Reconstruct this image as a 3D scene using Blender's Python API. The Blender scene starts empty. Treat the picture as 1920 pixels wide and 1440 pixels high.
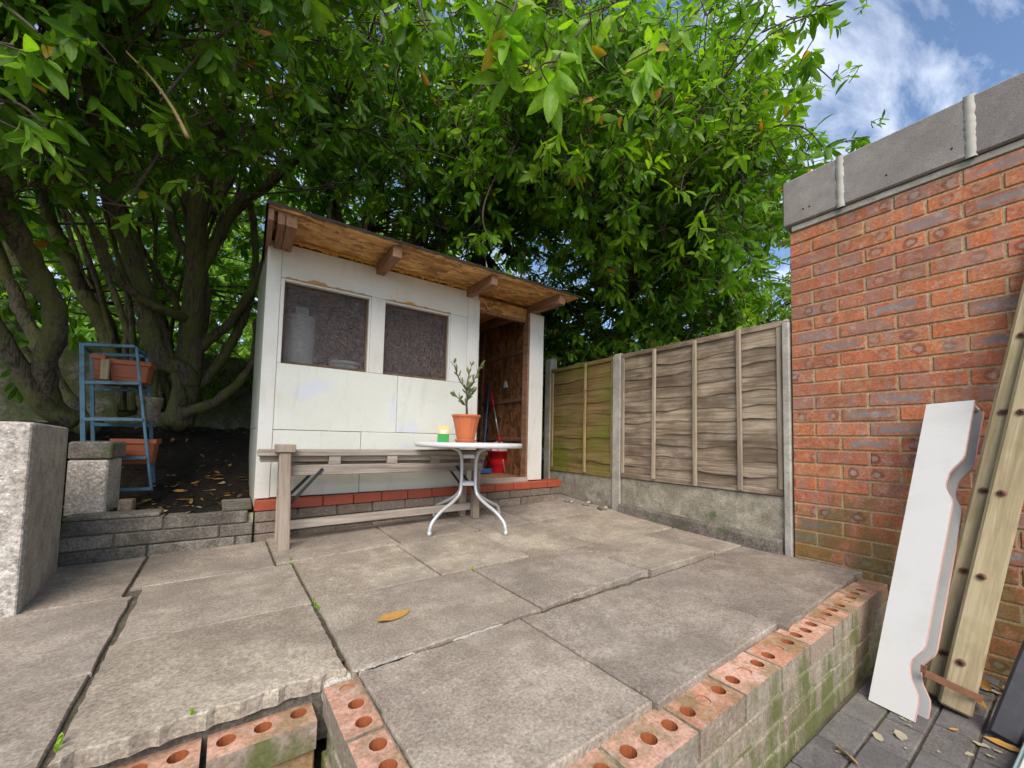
import bpy, bmesh, math, random
import numpy as np
from mathutils import Vector, Matrix, Euler

random.seed(7)
rng = np.random.default_rng(11)
SC = bpy.context.scene
COL = SC.collection
PI = math.pi

# ------------------------------------------------------------------ camera
F_PX, YAW, PITCH, ROLL, CY, CX, CAM_H = 726.4084, 0.59466, 0.05227, 0.02213, 785.73421, 960.0, 0.68
cam = bpy.data.cameras.new('camera'); cam_o = bpy.data.objects.new('camera', cam); COL.objects.link(cam_o)
cam.sensor_width = 36.0; cam.lens = F_PX / 1920 * 36.0
cam.shift_y = (CY - 720) / 1920.0
cam.clip_start = 0.02; cam.clip_end = 2000
FW = Vector((math.sin(YAW) * math.cos(PITCH), math.cos(YAW) * math.cos(PITCH), math.sin(PITCH)))
RT0 = Vector((math.cos(YAW), -math.sin(YAW), 0)); UP0 = RT0.cross(FW)
RT = RT0 * math.cos(ROLL) + UP0 * math.sin(ROLL)
UP = -RT0 * math.sin(ROLL) + UP0 * math.cos(ROLL)
CAM = Vector((0, 0, CAM_H))
cam_o.matrix_world = Matrix(((RT.x, UP.x, -FW.x, 0), (RT.y, UP.y, -FW.y, 0), (RT.z, UP.z, -FW.z, CAM_H), (0, 0, 0, 1)))
SC.camera = cam_o

# ------------------------------------------------------------------ light
SUN_EL, SUN_AZ = math.radians(46), math.radians(212)      # azimuth clockwise from +y
to_sun = Vector((math.sin(SUN_AZ) * math.cos(SUN_EL), math.cos(SUN_AZ) * math.cos(SUN_EL), math.sin(SUN_EL)))
sl = bpy.data.lights.new('sun', 'SUN'); sl.energy = 2.0; sl.angle = math.radians(40); sl.color = (1.0, 0.92, 0.81)
so = bpy.data.objects.new('sun', sl); COL.objects.link(so)
so.rotation_euler = (-to_sun).to_track_quat('-Z', 'Y').to_euler(); so.location = (0, 0, 12)

world = bpy.data.worlds.new('World'); SC.world = world; world.use_nodes = True
wt = world.node_tree; wt.nodes.clear()
def wn(t, **k):
    n = wt.nodes.new(t)
    for a, b in k.items(): setattr(n, a, b)
    return n
w_out = wn('ShaderNodeOutputWorld'); w_bg = wn('ShaderNodeBackground'); w_bg.inputs['Strength'].default_value = 0.097
sky = wn('ShaderNodeTexSky', sky_type='NISHITA', sun_disc=False, sun_elevation=SUN_EL, sun_rotation=SUN_AZ)
sky.air_density = 1.0; sky.dust_density = 0.6; sky.ozone_density = 2.8
tc = wn('ShaderNodeTexCoord'); sep = wn('ShaderNodeSeparateXYZ')
wt.links.new(tc.outputs['Generated'], sep.inputs[0])
zc = wn('ShaderNodeMath', operation='MAXIMUM'); zc.inputs[1].default_value = 0.06; wt.links.new(sep.outputs['Z'], zc.inputs[0])
dv = wn('ShaderNodeVectorMath', operation='DIVIDE'); wt.links.new(tc.outputs['Generated'], dv.inputs[0])
cmb = wn('ShaderNodeCombineXYZ')
for i in range(3): wt.links.new(zc.outputs[0], cmb.inputs[i])
wt.links.new(cmb.outputs[0], dv.inputs[1])
mp = wn('ShaderNodeMapping'); mp.inputs['Rotation'].default_value = (0, 0, 0.9); mp.inputs['Scale'].default_value = (.9, 2.6, 1.0)
wt.links.new(dv.outputs[0], mp.inputs[0])
cn = wn('ShaderNodeTexNoise'); cn.inputs['Scale'].default_value = 1.5; cn.inputs['Detail'].default_value = 8; cn.inputs['Roughness'].default_value = 0.6; cn.inputs['Distortion'].default_value = 0.35
wt.links.new(mp.outputs[0], cn.inputs['Vector'])
cr = wn('ShaderNodeValToRGB'); cr.color_ramp.elements[0].position = 0.46; cr.color_ramp.elements[1].position = 0.80
cr.color_ramp.elements[0].color = (0.0, 0.0, 0.0, 1); cr.color_ramp.elements[1].color = (0.9, 0.9, 0.9, 1)
wt.links.new(cn.outputs['Fac'], cr.inputs[0])
cm = wn('ShaderNodeMix', data_type='RGBA'); wt.links.new(cr.outputs[0], cm.inputs['Factor'])
wt.links.new(sky.outputs[0], cm.inputs['A']); cm.inputs['B'].default_value = (8.6, 8.9, 9.6, 1)
wt.links.new(cm.outputs['Result'], w_bg.inputs['Color']); wt.links.new(w_bg.outputs[0], w_out.inputs[0])

SC.view_settings.view_transform = 'Standard'; SC.view_settings.look = 'None'
SC.view_settings.gamma = 1.0; SC.view_settings.use_curve_mapping = False
SC.view_settings.exposure = 1.06
SC.cycles.use_denoising = True
SC.cycles.max_bounces = 6; SC.cycles.transparent_max_bounces = 6
SC.cycles.diffuse_bounces = 3; SC.cycles.glossy_bounces = 2
SC.cycles.sample_clamp_indirect = 8
SC.cycles.use_adaptive_sampling = True; SC.cycles.adaptive_threshold = 0.025; SC.cycles.adaptive_min_samples = 16

# ------------------------------------------------------------------ pixel helpers (photo pixel -> point on a plane of the place)
def ray(x, y): return RT * ((x - CX) / F_PX) - UP * ((y - CY) / F_PX) + FW
def on_z(x, y, z=0.0):
    d = ray(x, y); return CAM + d * ((z - CAM_H) / d.z)
def on_y(x, y, Y):
    d = ray(x, y); return CAM + d * (Y / d.y)
def on_x(x, y, X):
    d = ray(x, y); return CAM + d * (X / d.x)
_Rv, _Uv, _Fv = (np.array(v) for v in (RT, UP, FW))
def project(P):
    q = np.asarray(P, float) - np.array((0, 0, CAM_H))
    d = q @ _Fv
    return F_PX * (q @ _Rv) / d + CX, -F_PX * (q @ _Uv) / d + CY, d
def zg(x, y):
    return 0.09 * max(0, min(x / 2.6, 1.1)) * max(0, min((y - 1) / 2, 1.2)) ** 2
def sstep(a, b, x):
    t = max(0.0, min(1.0, (x - a) / (b - a))); return t * t * (3 - 2 * t)

# ------------------------------------------------------------------ materials
class NT:
    def __init__(s, name):
        s.m = bpy.data.materials.new(name); s.m.use_nodes = True
        s.t = s.m.node_tree; s.t.nodes.clear()
        s.out = s.n('ShaderNodeOutputMaterial'); s.b = s.n('ShaderNodeBsdfPrincipled')
        s.t.links.new(s.b.outputs[0], s.out.inputs[0]); s._c = {}
    def n(s, t, **k):
        nd = s.t.nodes.new(t)
        for a, b in k.items(): setattr(nd, a, b)
        return nd
    def put(s, sock, v):
        if v is None: return
        if isinstance(v, bpy.types.NodeSocket): s.t.links.new(v, sock)
        elif isinstance(v, (tuple, list)) and sock.type == 'RGBA' and len(v) == 3: sock.default_value = (*v, 1)
        else: sock.default_value = v
    def coord(s, kind='Object'):
        if kind not in s._c:
            s._c[kind] = s.n('ShaderNodeNewGeometry').outputs['Position'] if kind == 'World' else s.n('ShaderNodeTexCoord').outputs[kind]
        return s._c[kind]
    def rnd(s, k=0.0):
        key = ('r', k)
        if key not in s._c:
            if 'oi' not in s._c: s._c['oi'] = s.n('ShaderNodeObjectInfo').outputs['Random']
            w = s.n('ShaderNodeTexWhiteNoise', noise_dimensions='1D')
            s.put(w.inputs['W'], s.math('ADD', s._c['oi'], k)); s._c[key] = w.outputs['Value']
        return s._c[key]
    def vary(s, kind='Object'):
        """object coordinates shifted per object so that copies differ"""
        if 'vary' not in s._c:
            c = s.n('ShaderNodeCombineXYZ')
            for i, k in enumerate((.11, .37, .71)): s.put(c.inputs[i], s.math('MULTIPLY', s.rnd(k), 40.0))
            a = s.n('ShaderNodeVectorMath', operation='ADD'); s.put(a.inputs[0], s.coord(kind)); s.put(a.inputs[1], c.outputs[0]); s._c['vary'] = a.outputs[0]
        return s._c['vary']
    def math(s, op, a, b=None, c=None, clamp=False):
        nd = s.n('ShaderNodeMath', operation=op); nd.use_clamp = clamp
        for i, v in enumerate((a, b, c)): s.put(nd.inputs[i], v)
        return nd.outputs[0]
    def map(s, vec, scale=(1, 1, 1), loc=(0, 0, 0), rot=(0, 0, 0)):
        nd = s.n('ShaderNodeMapping'); s.put(nd.inputs[0], vec); nd.inputs['Scale'].default_value = scale
        nd.inputs['Location'].default_value = loc; nd.inputs['Rotation'].default_value = rot; return nd.outputs[0]
    def noise(s, vec, scale, detail=4, rough=.55, dist=0.0, color=False):
        nd = s.n('ShaderNodeTexNoise'); s.put(nd.inputs['Vector'], vec); nd.inputs['Scale'].default_value = scale
        nd.inputs['Detail'].default_value = detail; nd.inputs['Roughness'].default_value = rough; nd.inputs['Distortion'].default_value = dist
        return nd.outputs['Color' if color else 'Fac']
    def voro(s, vec, scale, feature='F1', out='Distance', rand=1.0):
        nd = s.n('ShaderNodeTexVoronoi', feature=feature); s.put(nd.inputs['Vector'], vec); nd.inputs['Scale'].default_value = scale
        nd.inputs['Randomness'].default_value = rand; return nd.outputs[out]
    def ramp(s, fac, stops, interp='LINEAR'):
        nd = s.n('ShaderNodeValToRGB'); s.put(nd.inputs[0], fac); e = nd.color_ramp.elements; nd.color_ramp.interpolation = interp
        while len(e) < len(stops): e.new(0.5)
        for el, (p, c) in zip(e, stops):
            el.position = p; el.color = (c, c, c, 1) if isinstance(c, (int, float)) else (*c, 1)
        return nd.outputs[0]
    def mix(s, fac, a, b, mode='MIX'):
        nd = s.n('ShaderNodeMix', data_type='RGBA', blend_type=mode); s.put(nd.inputs['Factor'], fac); s.put(nd.inputs['A'], a); s.put(nd.inputs['B'], b)
        return nd.outputs['Result']
    def bump(s, h, strength=.3, dist=.01, normal=None):
        nd = s.n('ShaderNodeBump'); nd.inputs['Strength'].default_value = strength; nd.inputs['Distance'].default_value = dist
        s.put(nd.inputs['Height'], h)
        if normal is not None: s.put(nd.inputs['Normal'], normal)
        return nd.outputs[0]
    def xyz(s, vec):
        nd = s.n('ShaderNodeSeparateXYZ'); s.put(nd.inputs[0], vec); return nd.outputs
    def done(s, color, rough=.7, normal=None, metal=0.0, spec=.4):
        s.put(s.b.inputs['Base Color'], color); s.put(s.b.inputs['Roughness'], rough); s.put(s.b.inputs['Metallic'], metal)
        s.put(s.b.inputs['Specular IOR Level'], spec)
        if normal is not None: s.put(s.b.inputs['Normal'], normal)
        return s.m

def m_concrete(name, cols, grain=1.0, moss=0.0, object_space=True, speck=.5, moss_floor=None, bump=.35, stain=False, amp=1.0):
    t = NT(name); v = t.vary() if object_space else t.coord('World')
    n1 = t.noise(v, 2.6, 6, .62, .3); n2 = t.noise(v, 15, 6, .7); n3 = t.noise(v, 105 * grain, 4, .75)
    c = t.ramp(n1, [(.36, cols[0]), (.5, cols[1]), (.63, cols[2])])
    c = t.mix(t.math('MULTIPLY', t.ramp(n2, [(.44, 0.0), (.62, 1.0)]), .6), c, cols[3])
    n4 = t.noise(t.map(v, loc=(5.3, 1.7, 9.1)), 5.5, 5, .7)
    c = t.mix(t.math('MULTIPLY', t.ramp(n4, [(.52, 0.0), (.66, 1.0)]), .45), c, tuple(min(1, x * 1.28) for x in cols[2]))
    vo = t.voro(v, 85 * grain)
    c = t.mix(t.math('MULTIPLY', t.ramp(vo, [(.0, 1.0), (.30, 0.0)]), speck), c, tuple(min(1, x * 1.7) for x in cols[1]))
    vo2 = t.voro(t.map(v, loc=(3.1, 7.7, 1.3)), 40 * grain)
    c = t.mix(t.math('MULTIPLY', t.ramp(vo2, [(.0, 1.0), (.20, 0.0)]), speck), c, tuple(x * .4 for x in cols[0]))
    c = t.mix(1.0, c, t.ramp(n3, [(.33, 1 - .48 * amp), (.5, 1.0), (.67, 1 + .5 * amp)]), 'MULTIPLY')
    if object_space:
        c = t.mix(1.0, c, t.ramp(t.rnd(.5), [(0, (.82, .80, .80)), (.35, (.95, .94, .95)), (.7, (1.03, 1.02, 1.0)), (1, (1.13, 1.12, 1.06))]), 'MULTIPLY')
        if stain: c = t.mix(t.math('MULTIPLY', t.ramp(t.noise(t.coord('World'), 1.9, 5, .6, .5), [(.50, 0.0), (.64, 1.0)]), .5), c, tuple(x * .62 for x in cols[1]))
    if moss > 0:
        wv = t.coord('World')
        mf = t.ramp(t.noise(wv, 5.5, 5, .65), [(.62 - moss * .3, 0.0), (.74 - moss * .3, 1.0)])
        if moss_floor is not None:
            z = t.xyz(wv)[2]
            mf = t.math('MULTIPLY', mf, t.ramp(t.math('SUBTRACT', z, moss_floor[0]), [(0.0, 1.0), (moss_floor[1], 0.0)]))
        c = t.mix(t.math('MULTIPLY', mf, .8), c, t.mix(n3, (.05, .075, .02), (.11, .13, .04)))
    h = t.math('ADD', t.math('MULTIPLY', n3, .7), t.math('MULTIPLY', n2, .9))
    return t.done(c, t.ramp(n2, [(0, .78), (1, .95)]), t.bump(h, bump, .02), spec=.25)

def m_brick(name, stops, kiss=True, moss=None, faded=0.0):
    t = NT(name); v = t.vary(); o = t.coord('Object'); x, y, z = t.xyz(o)
    n1 = t.noise(v, 18, 5, .65); n2 = t.noise(v, 90, 3, .7)
    c = t.ramp(t.rnd(.2), stops)
    c = t.mix(t.math('MULTIPLY', t.ramp(n1, [(.42, 0.0), (.6, 1.0)]), .5), c, t.mix(t.rnd(.9), tuple(x * .5 for x in stops[0][1]), tuple(min(1, x * 1.35) for x in stops[-1][1])))
    c = t.mix(1.0, c, t.ramp(n2, [(.33, .7), (.5, 1.0), (.67, 1.3)]), 'MULTIPLY')
    if kiss:
        jit = t.math('MULTIPLY', t.math('SUBTRACT', t.rnd(.33), .5), .05)
        wob = t.math('MULTIPLY', t.math('SUBTRACT', t.noise(v, 30, 3), .5), .045)
        ax = t.math('ABSOLUTE', t.math('ADD', x, jit))
        dx = t.math('SUBTRACT', ax, t.math('ADD', .045, t.math('MULTIPLY', t.rnd(.61), .035)))
        d = t.math('ADD', t.math('SQRT', t.math('ADD', t.math('MULTIPLY', dx, dx), t.math('MULTIPLY', t.math('MULTIPLY', z, z), 1.1))), wob)
        ring = t.ramp(d, [(.0, 0.0), (.012, 0.0), (.015, 1.0), (.026, 1.0), (.031, 0.0)])
        core = t.ramp(d, [(.0, 1.0), (.012, 1.0), (.016, 0.0)])
        on = t.math('MULTIPLY', t.ramp(t.rnd(.77), [(.42, 0.0), (.50, 1.0), (.78, .6), (.82, 0.0)]), t.ramp(t.noise(t.coord('World'), 2.2, 2), [(.40, .5), (.52, 1.0)]))
        one = t.math('GREATER_THAN', t.math('MULTIPLY', x, t.math('SUBTRACT', t.rnd(.19), .45)), t.math('MULTIPLY', -.09, t.rnd(.29)))
        on = t.math('MULTIPLY', on, one)
        c = t.mix(t.math('MULTIPLY', t.math('MULTIPLY', ring, on), .8), c, (.13, .05, .045))
        c = t.mix(t.math('MULTIPLY', t.math('MULTIPLY', core, on), .85), c, (.33, .27, .24))
        # long grey kiln bar
        bx = t.ramp(t.math('ADD', t.math('ABSOLUTE', x), wob), [(.07, 1.0), (.085, 0.0)]); bz = t.ramp(t.math('ADD', t.math('ABSOLUTE', z), wob), [(.014, 1.0), (.021, 0.0)])
        on2 = t.ramp(t.rnd(.77), [(.83, 0.0), (.85, 1.0)])
        c = t.mix(t.math('MULTIPLY', t.math('MULTIPLY', bx, bz), on2), c, (.27, .21, .20))
        # banded greyish patches
        band = t.ramp(t.noise(t.map(v, (1, .01, .01)), 22, 1, .4), [(.52, 0.0), (.56, 1.0)])
        on3 = t.ramp(t.rnd(.15), [(.5, 0.0), (.55, 1.0)])
        c = t.mix(t.math('MULTIPLY', t.math('MULTIPLY', band, on3), .45), c, (.30, .20, .18))
    if kiss:
        wd_ = t.ramp(t.noise(t.coord('World'), 3.2, 6, .68, .4), [(.46, 0.0), (.66, 1.0)])
        c = t.mix(t.math('MULTIPLY', wd_, .38), c, (.20, .115, .075))
        sm_ = t.ramp(t.noise(v, 11, 5, .7), [(.56, 0.0), (.66, 1.0)])
        c = t.mix(t.math('MULTIPLY', sm_, .35), c, (.48, .36, .20))
    eff = t.ramp(t.noise(v, 24, 6, .78), [(.53, 0.0), (.66, 1.0)])
    c = t.mix(t.math('MULTIPLY', eff, .45 + faded), c, (.55, .46, .40))
    if moss:
        wv = t.coord('World'); wz = t.xyz(wv)[2]
        g = t.ramp(t.math('SUBTRACT', wz, moss[0]), [(0.0, 1.0), (moss[1] * .45, .75), (moss[1], 0.0)])
        nn = t.noise(t.map(wv, (1, 1, .35)), 7, 5, .65)
        mf = t.ramp(t.math('ADD', nn, t.math('MULTIPLY', g, .30)), [(.66, 0.0), (.80, 1.0)])
        c = t.mix(t.math('MULTIPLY', mf, moss[2]), c, t.mix(n2, (.05, .075, .012), (.15, .17, .04)))
    h = t.math('ADD', t.math('MULTIPLY', n2, .5), n1)
    return t.done(c, .82, t.bump(h, .45, .006), spec=.25)

def m_wood(name, cols, axis=0, scale=1.0, green=0.0, bump=.4, rough=.75, dirt=.5, stain=None):
    t = NT(name); v = t.vary()
    sc = [26 * scale] * 3; sc[axis] = 1.6 * scale
    g = t.noise(t.map(v, tuple(sc)), 1.0, 6, .62, .6)
    sc2 = [70 * scale] * 3; sc2[axis] = 3.0 * scale
    g2 = t.noise(t.map(v, tuple(sc2)), 1.0, 4, .7, .2)
    big = t.noise(v, 3.0 * scale, 4, .6)
    c = t.ramp(g, [(.36, tuple(x * .4 for x in cols[0])), (.44, cols[0]), (.52, cols[1]), (.62, cols[2])])
    c = t.mix(.4, c, t.ramp(g2, [(.4, cols[0]), (.6, cols[2])]))
    c = t.mix(t.math('MULTIPLY', t.ramp(big, [(.48, 0.0), (.7, 1.0)]), dirt), c, tuple(x * .42 for x in cols[0]))
    kv = t.map(v, tuple(9 * scale if i != axis else 3.2 * scale for i in range(3)))
    kn = t.ramp(t.voro(kv, 1.0), [(.0, 1.0), (.10, .7), (.16, 0.0)])
    c = t.mix(t.math('MULTIPLY', kn, .75), c, tuple(x * .3 for x in cols[0]))
    c = t.mix(.4, c, t.ramp(t.rnd(.4), [(0, tuple(x * .65 for x in cols[1])), (1, tuple(min(1, x * 1.3) for x in cols[1]))]))
    if dirt > .8: c = t.mix(t.math('MULTIPLY', t.ramp(t.noise(t.map(t.coord('World'), (1, .6, 1.6)), 3.4, 5, .65, .5), [(.47, 0.0), (.62, 1.0)]), .55), c, tuple(x * .75 for x in cols[0]))
    if stain: c = t.mix(t.math('MULTIPLY', t.ramp(t.noise(v, 6, 3, .6), [(.5, 0.0), (.66, 1.0)]), .7), c, stain)
    if green > 0:
        mf = t.ramp(t.noise(t.coord('World'), 3.0, 4, .6), [(.60 - green * .3, 0.0), (.78 - green * .3, 1.0)])
        c = t.mix(t.math('MULTIPLY', mf, .78), c, t.mix(g2, (.10, .12, .012), (.22, .23, .03)))
    h = t.math('ADD', g, t.math('MULTIPLY', g2, .7))
    return t.done(c, rough, t.bump(h, bump, .009), spec=.2)

def m_osb(name, cols, ax=(1, 1, 1), dark=0.0):
    t = NT(name); v = t.vary()
    w = t.noise(v, 9, 2, .5, color=True)
    vv = t.n('ShaderNodeVectorMath', operation='MULTIPLY_ADD'); t.put(vv.inputs[0], w); vv.inputs[1].default_value = (.12, .12, .12); t.put(vv.inputs[2], v)
    ch = t.voro(t.map(vv.outputs[0], tuple(ax)), 1.0, out='Color')
    chs = t.xyz(ch)[0]
    c = t.ramp(chs, [(.1, tuple(x * .7 for x in cols[0])), (.4, cols[1]), (.9, tuple(min(1, x * 1.25) for x in cols[2]))])
    n = t.noise(v, 5, 4, .6)
    c = t.mix(t.math('MULTIPLY', t.ramp(n, [(.42, 0.0), (.7, 1.0)]), .55 + dark), c, tuple(x * .45 for x in cols[0]))
    g = t.noise(t.map(v, (60, 8, 60)), 1.0, 3)
    c = t.mix(.25, c, t.ramp(g, [(.3, cols[0]), (.7, cols[2])]))
    return t.done(c, .7, t.bump(chs, .25, .002), spec=.3)

def m_plain(name, col, rough=.5, metal=0.0, var=.12, scale=8, dirt=None, bump=0.0, spec=.4):
    t = NT(name); v = t.vary()
    n = t.noise(v, scale, 5, .6); n2 = t.noise(v, scale * 9, 3, .6)
    c = t.mix(n, tuple(x * (1 - var) for x in col), tuple(min(1, x * (1 + var)) for x in col))
    if dirt:
        c = t.mix(t.math('MULTIPLY', t.ramp(t.noise(v, scale * 1.7, 6, .7), [(.5, 0.0), (.72, 1.0)]), dirt[1]), c, dirt[0])
    r = t.ramp(n2, [(.2, max(0, rough - .08)), (.8, min(1, rough + .08))])
    return t.done(c, r, t.bump(n2, bump, .003) if bump else None, metal, spec)

def m_paint(name, col, edge, seedk=0.0, blotch=None):
    """old white masonry paint on board: faint blotches, yellowing, specks of wood showing"""
    t = NT(name); v = t.vary()
    n = t.noise(v, 3.0, 5, .6); n2 = t.noise(v, 60, 4, .65); n3 = t.noise(t.map(v, (3, 3, .5)), 6, 4, .6)
    c = t.mix(t.ramp(n, [(.35, 0.0), (.7, 1.0)]), col, edge)
    if blotch: c = t.mix(t.math('MULTIPLY', t.ramp(t.noise(v, 4.5, 2, .4), [(.60, 0.0), (.70, 1.0)]), .8), c, blotch)
    c = t.mix(t.math('MULTIPLY', t.ramp(n3, [(.56, 0.0), (.8, 1.0)]), .35), c, (.42, .38, .30))
    c = t.mix(t.math('MULTIPLY', t.ramp(t.noise(v, 26, 6, .75), [(.56, 0.0), (.7, 1.0)]), .3), c, (.48, .42, .33))
    c = t.mix(t.ramp(t.voro(v, 14), [(.018, .8), (.035, 0.0)]), c, (.22, .15, .09))
    return t.done(c, .55, t.bump(t.math('ADD', n2, t.math('MULTIPLY', n, .4)), .22, .004), spec=.35)

M = {}
M['slab'] = m_concrete('slab_concrete', [(.235, .195, .158), (.33, .28, .228), (.41, .355, .29), (.25, .20, .158)], 1.0, bump=.28, stain=True, amp=.8)
M['bed'] = m_concrete('joint_dirt', [(.07, .058, .042), (.115, .096, .07), (.16, .135, .10), (.08, .065, .04)], 1.0, moss=.25, object_space=False)
M['paver'] = m_concrete('paver_grey', [(.115, .108, .105), (.165, .155, .15), (.205, .192, .185), (.14, .125, .11)], 1.2, amp=.6, stain=True)
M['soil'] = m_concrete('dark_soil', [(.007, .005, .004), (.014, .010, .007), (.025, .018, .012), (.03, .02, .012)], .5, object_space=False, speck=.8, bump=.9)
M['earth'] = m_concrete('open_ground', [(.05, .05, .025), (.08, .08, .04), (.10, .10, .05), (.06, .05, .03)], .4, object_space=False)
M['block'] = m_concrete('roughcast', [(.40, .355, .30), (.51, .46, .40), (.59, .545, .48), (.33, .28, .23)], .6, speck=.8, bump=.55)
M['blockside'] = m_concrete('cement_render', [(.27, .25, .215), (.36, .335, .29), (.43, .405, .355), (.21, .195, .16)], 1.0, amp=.6)
M['greyblock'] = m_concrete('grey_block', [(.14, .12, .10), (.21, .185, .155), (.27, .24, .20), (.10, .085, .07)], .8, moss=.25)
M['gravelboard'] = m_concrete('gravel_board', [(.24, .215, .17), (.34, .305, .245), (.41, .37, .30), (.17, .145, .11)], .7, moss=.1, amp=.6, speck=.35)
M['post'] = m_concrete('post_concrete', [(.36, .33, .28), (.43, .40, .345), (.49, .46, .40), (.28, .25, .20)], 1.1, speck=.2, bump=.2, amp=.45)
M['coping'] = m_concrete('coping_grey', [(.225, .20, .185), (.265, .24, .222), (.30, .275, .255), (.23, .205, .185)], 1.6, speck=.3, bump=.2, amp=.45)
M['backwall'] = m_concrete('old_wall', [(.13, .12, .09), (.20, .185, .14), (.26, .24, .19), (.09, .08, .055)], .4, moss=.6, speck=.7, object_space=False)
M['mortar'] = m_concrete('sand_mortar', [(.43, .325, .175), (.52, .40, .225), (.58, .455, .275), (.36, .27, .15)], 1.4, object_space=False, speck=.4, moss=.0)
M['mortar_moss'] = m_concrete('mossy_mortar', [(.22, .20, .13), (.33, .31, .21), (.40, .37, .26), (.17, .17, .08)], 1.4, object_space=False, moss=.3)
M['mortar_white'] = m_concrete('white_mortar', [(.40, .36, .31), (.50, .455, .40), (.58, .53, .47), (.36, .32, .26)], 1.4, object_space=False, speck=.3)
red = [(0, (.55, .17, .07)), (.2, (.40, .13, .08)), (.4, (.56, .20, .085)), (.55, (.28, .135, .10)), (.7, (.48, .20, .11)), (.85, (.36, .12, .07)), (1, (.54, .17, .065))]
M['brick'] = m_brick('red_brick', red, True, moss=(0.02, .55, .55))
ret = [(0, (.34, .27, .20)), (.4, (.28, .235, .175)), (.7, (.34, .24, .18)), (1, (.25, .215, .165))]
M['retbrick'] = m_brick('mossy_brick', ret, False, moss=(-.335, .40, .85), faded=.1)
cored = [(0, (.54, .25, .15)), (.4, (.58, .33, .24)), (.7, (.50, .25, .14)), (1, (.58, .36, .28))]
M['cored'] = m_brick('cored_brick', cored, False, moss=(-.33, .62, .5), faded=.25)
M['core_in'] = m_plain('brick_core', (.34, .10, .035), .8, var=.3, scale=30)
M['greybrick'] = m_brick('grey_brick', [(0, (.17, .13, .10)), (.5, (.21, .155, .12)), (1, (.24, .19, .155))], False, faded=-.2)
M['redtile'] = m_plain('red_quarry_tile', (.36, .075, .035), .45, var=.25, scale=14, dirt=((.20, .08, .05), .5), bump=.15)
M['fence'] = m_wood('weathered_fence', [(.125, .080, .050), (.36, .27, .187), (.58, .475, .36)], 1, 1.0, dirt=.9)
M['fencegreen'] = m_wood('algae_fence', [(.16, .095, .03), (.27, .18, .07), (.36, .26, .12)], 1, 1.0, green=.5, dirt=.45)
M['batten'] = m_wood('fence_batten', [(.24, .175, .12), (.38, .30, .22), (.50, .42, .32)], 2, 1.3, dirt=.35)
M['battengreen'] = m_wood('algae_batten', [(.22, .15, .06), (.36, .26, .12), (.44, .34, .18)], 2, 1.3, green=.25, dirt=.3)
M['bench'] = m_wood('grey_timber', [(.22, .17, .13), (.37, .31, .255), (.50, .44, .375)], 0, 1.2, dirt=.3)
M['benchleg'] = m_wood('grey_timber_leg', [(.22, .155, .11), (.38, .30, .235), (.50, .42, .34)], 2, 1.2, dirt=.3)
M['sleeper'] = m_wood('treated_timber', [(.20, .15, .08), (.36, .285, .165), (.46, .385, .245)], 2, 1.0, green=.15, dirt=.5)
M['rafter'] = m_wood('brown_rafter', [(.17, .08, .04), (.27, .145, .085), (.36, .21, .13)], 1, 1.4, dirt=.3)
M['darkwood'] = m_wood('dark_frame', [(.09, .05, .03), (.16, .10, .06), (.22, .15, .10)], 2, 1.4, dirt=.4)
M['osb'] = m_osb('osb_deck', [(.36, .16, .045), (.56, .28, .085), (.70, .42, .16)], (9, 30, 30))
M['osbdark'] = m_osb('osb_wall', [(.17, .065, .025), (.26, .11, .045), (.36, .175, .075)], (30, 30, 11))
M['felt'] = m_plain('roof_felt', (.045, .035, .03), .9, var=.3, scale=30, bump=.5)
M['paint'] = m_paint('white_paint', (.73, .705, .655), (.66, .62, .55))
M['painty'] = m_paint('yellowed_paint', (.72, .72, .645), (.68, .67, .575), blotch=(.65, .66, .72))
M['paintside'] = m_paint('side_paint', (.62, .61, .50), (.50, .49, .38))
M['foam'] = m_plain('expanding_foam', (.55, .27, .045), .7, var=.35, scale=40, bump=.6)
M['white_lam'] = m_plain('white_laminate', (.70, .68, .65), .35, var=.05, scale=4, dirt=((.50, .45, .38), .28))
M['pinkedge'] = m_plain('pink_edging', (.62, .36, .31), .5, var=.1)
M['alu'] = m_plain('grey_table_metal', (.56, .56, .57), .38, .35, var=.06)
M['tabletop'] = m_plain('pale_tabletop', (.66, .66, .65), .4, 0.0, var=.07, dirt=((.45, .43, .40), .4))
M['terracotta'] = m_plain('terracotta_plastic', (.53, .145, .055), .5, var=.08)
M['terrabrown'] = m_plain('terracotta_trough', (.31, .085, .035), .6, var=.3, dirt=((.2, .09, .05), .5))
M['potsoil'] = m_plain('pot_soil', (.05, .035, .025), .95, var=.4, scale=60, bump=.8)
M['blue'] = m_plain('blue_ladder_paint', (.075, .17, .235), .6, var=.35, dirt=((.05, .038, .03), .95))
M['bluepl'] = m_plain('blue_plastic', (.03, .10, .25), .4)
M['redpl'] = m_plain('red_plastic', (.55, .012, .02), .35, var=.05)
M['steel'] = m_plain('steel_handle', (.6, .6, .62), .3, .7)
M['black'] = m_plain('black_metal', (.022, .023, .026), .5, var=.3)
M['blackboard'] = m_plain('black_board', (.03, .03, .034), .55, var=.3, dirt=((.10, .09, .09), .3))
M['rust'] = m_plain('rusty_steel', (.20, .085, .045), .8, var=.4, scale=40, bump=.4)
M['bag'] = m_plain('clear_bag', (.62, .60, .58), .25, var=.1)
M['whitebucket'] = m_plain('white_tub', (.76, .82, .79), .5, var=.05)
M['teal'] = m_plain('pale_teal_edge', (.50, .70, .68), .4, var=.05)
M['green_card'] = m_plain('green_print', (.03, .27, .05), .45, var=.2, scale=30)
M['cream_card'] = m_plain('cream_print', (.66, .46, .17), .45, var=.25, scale=40)
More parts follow.
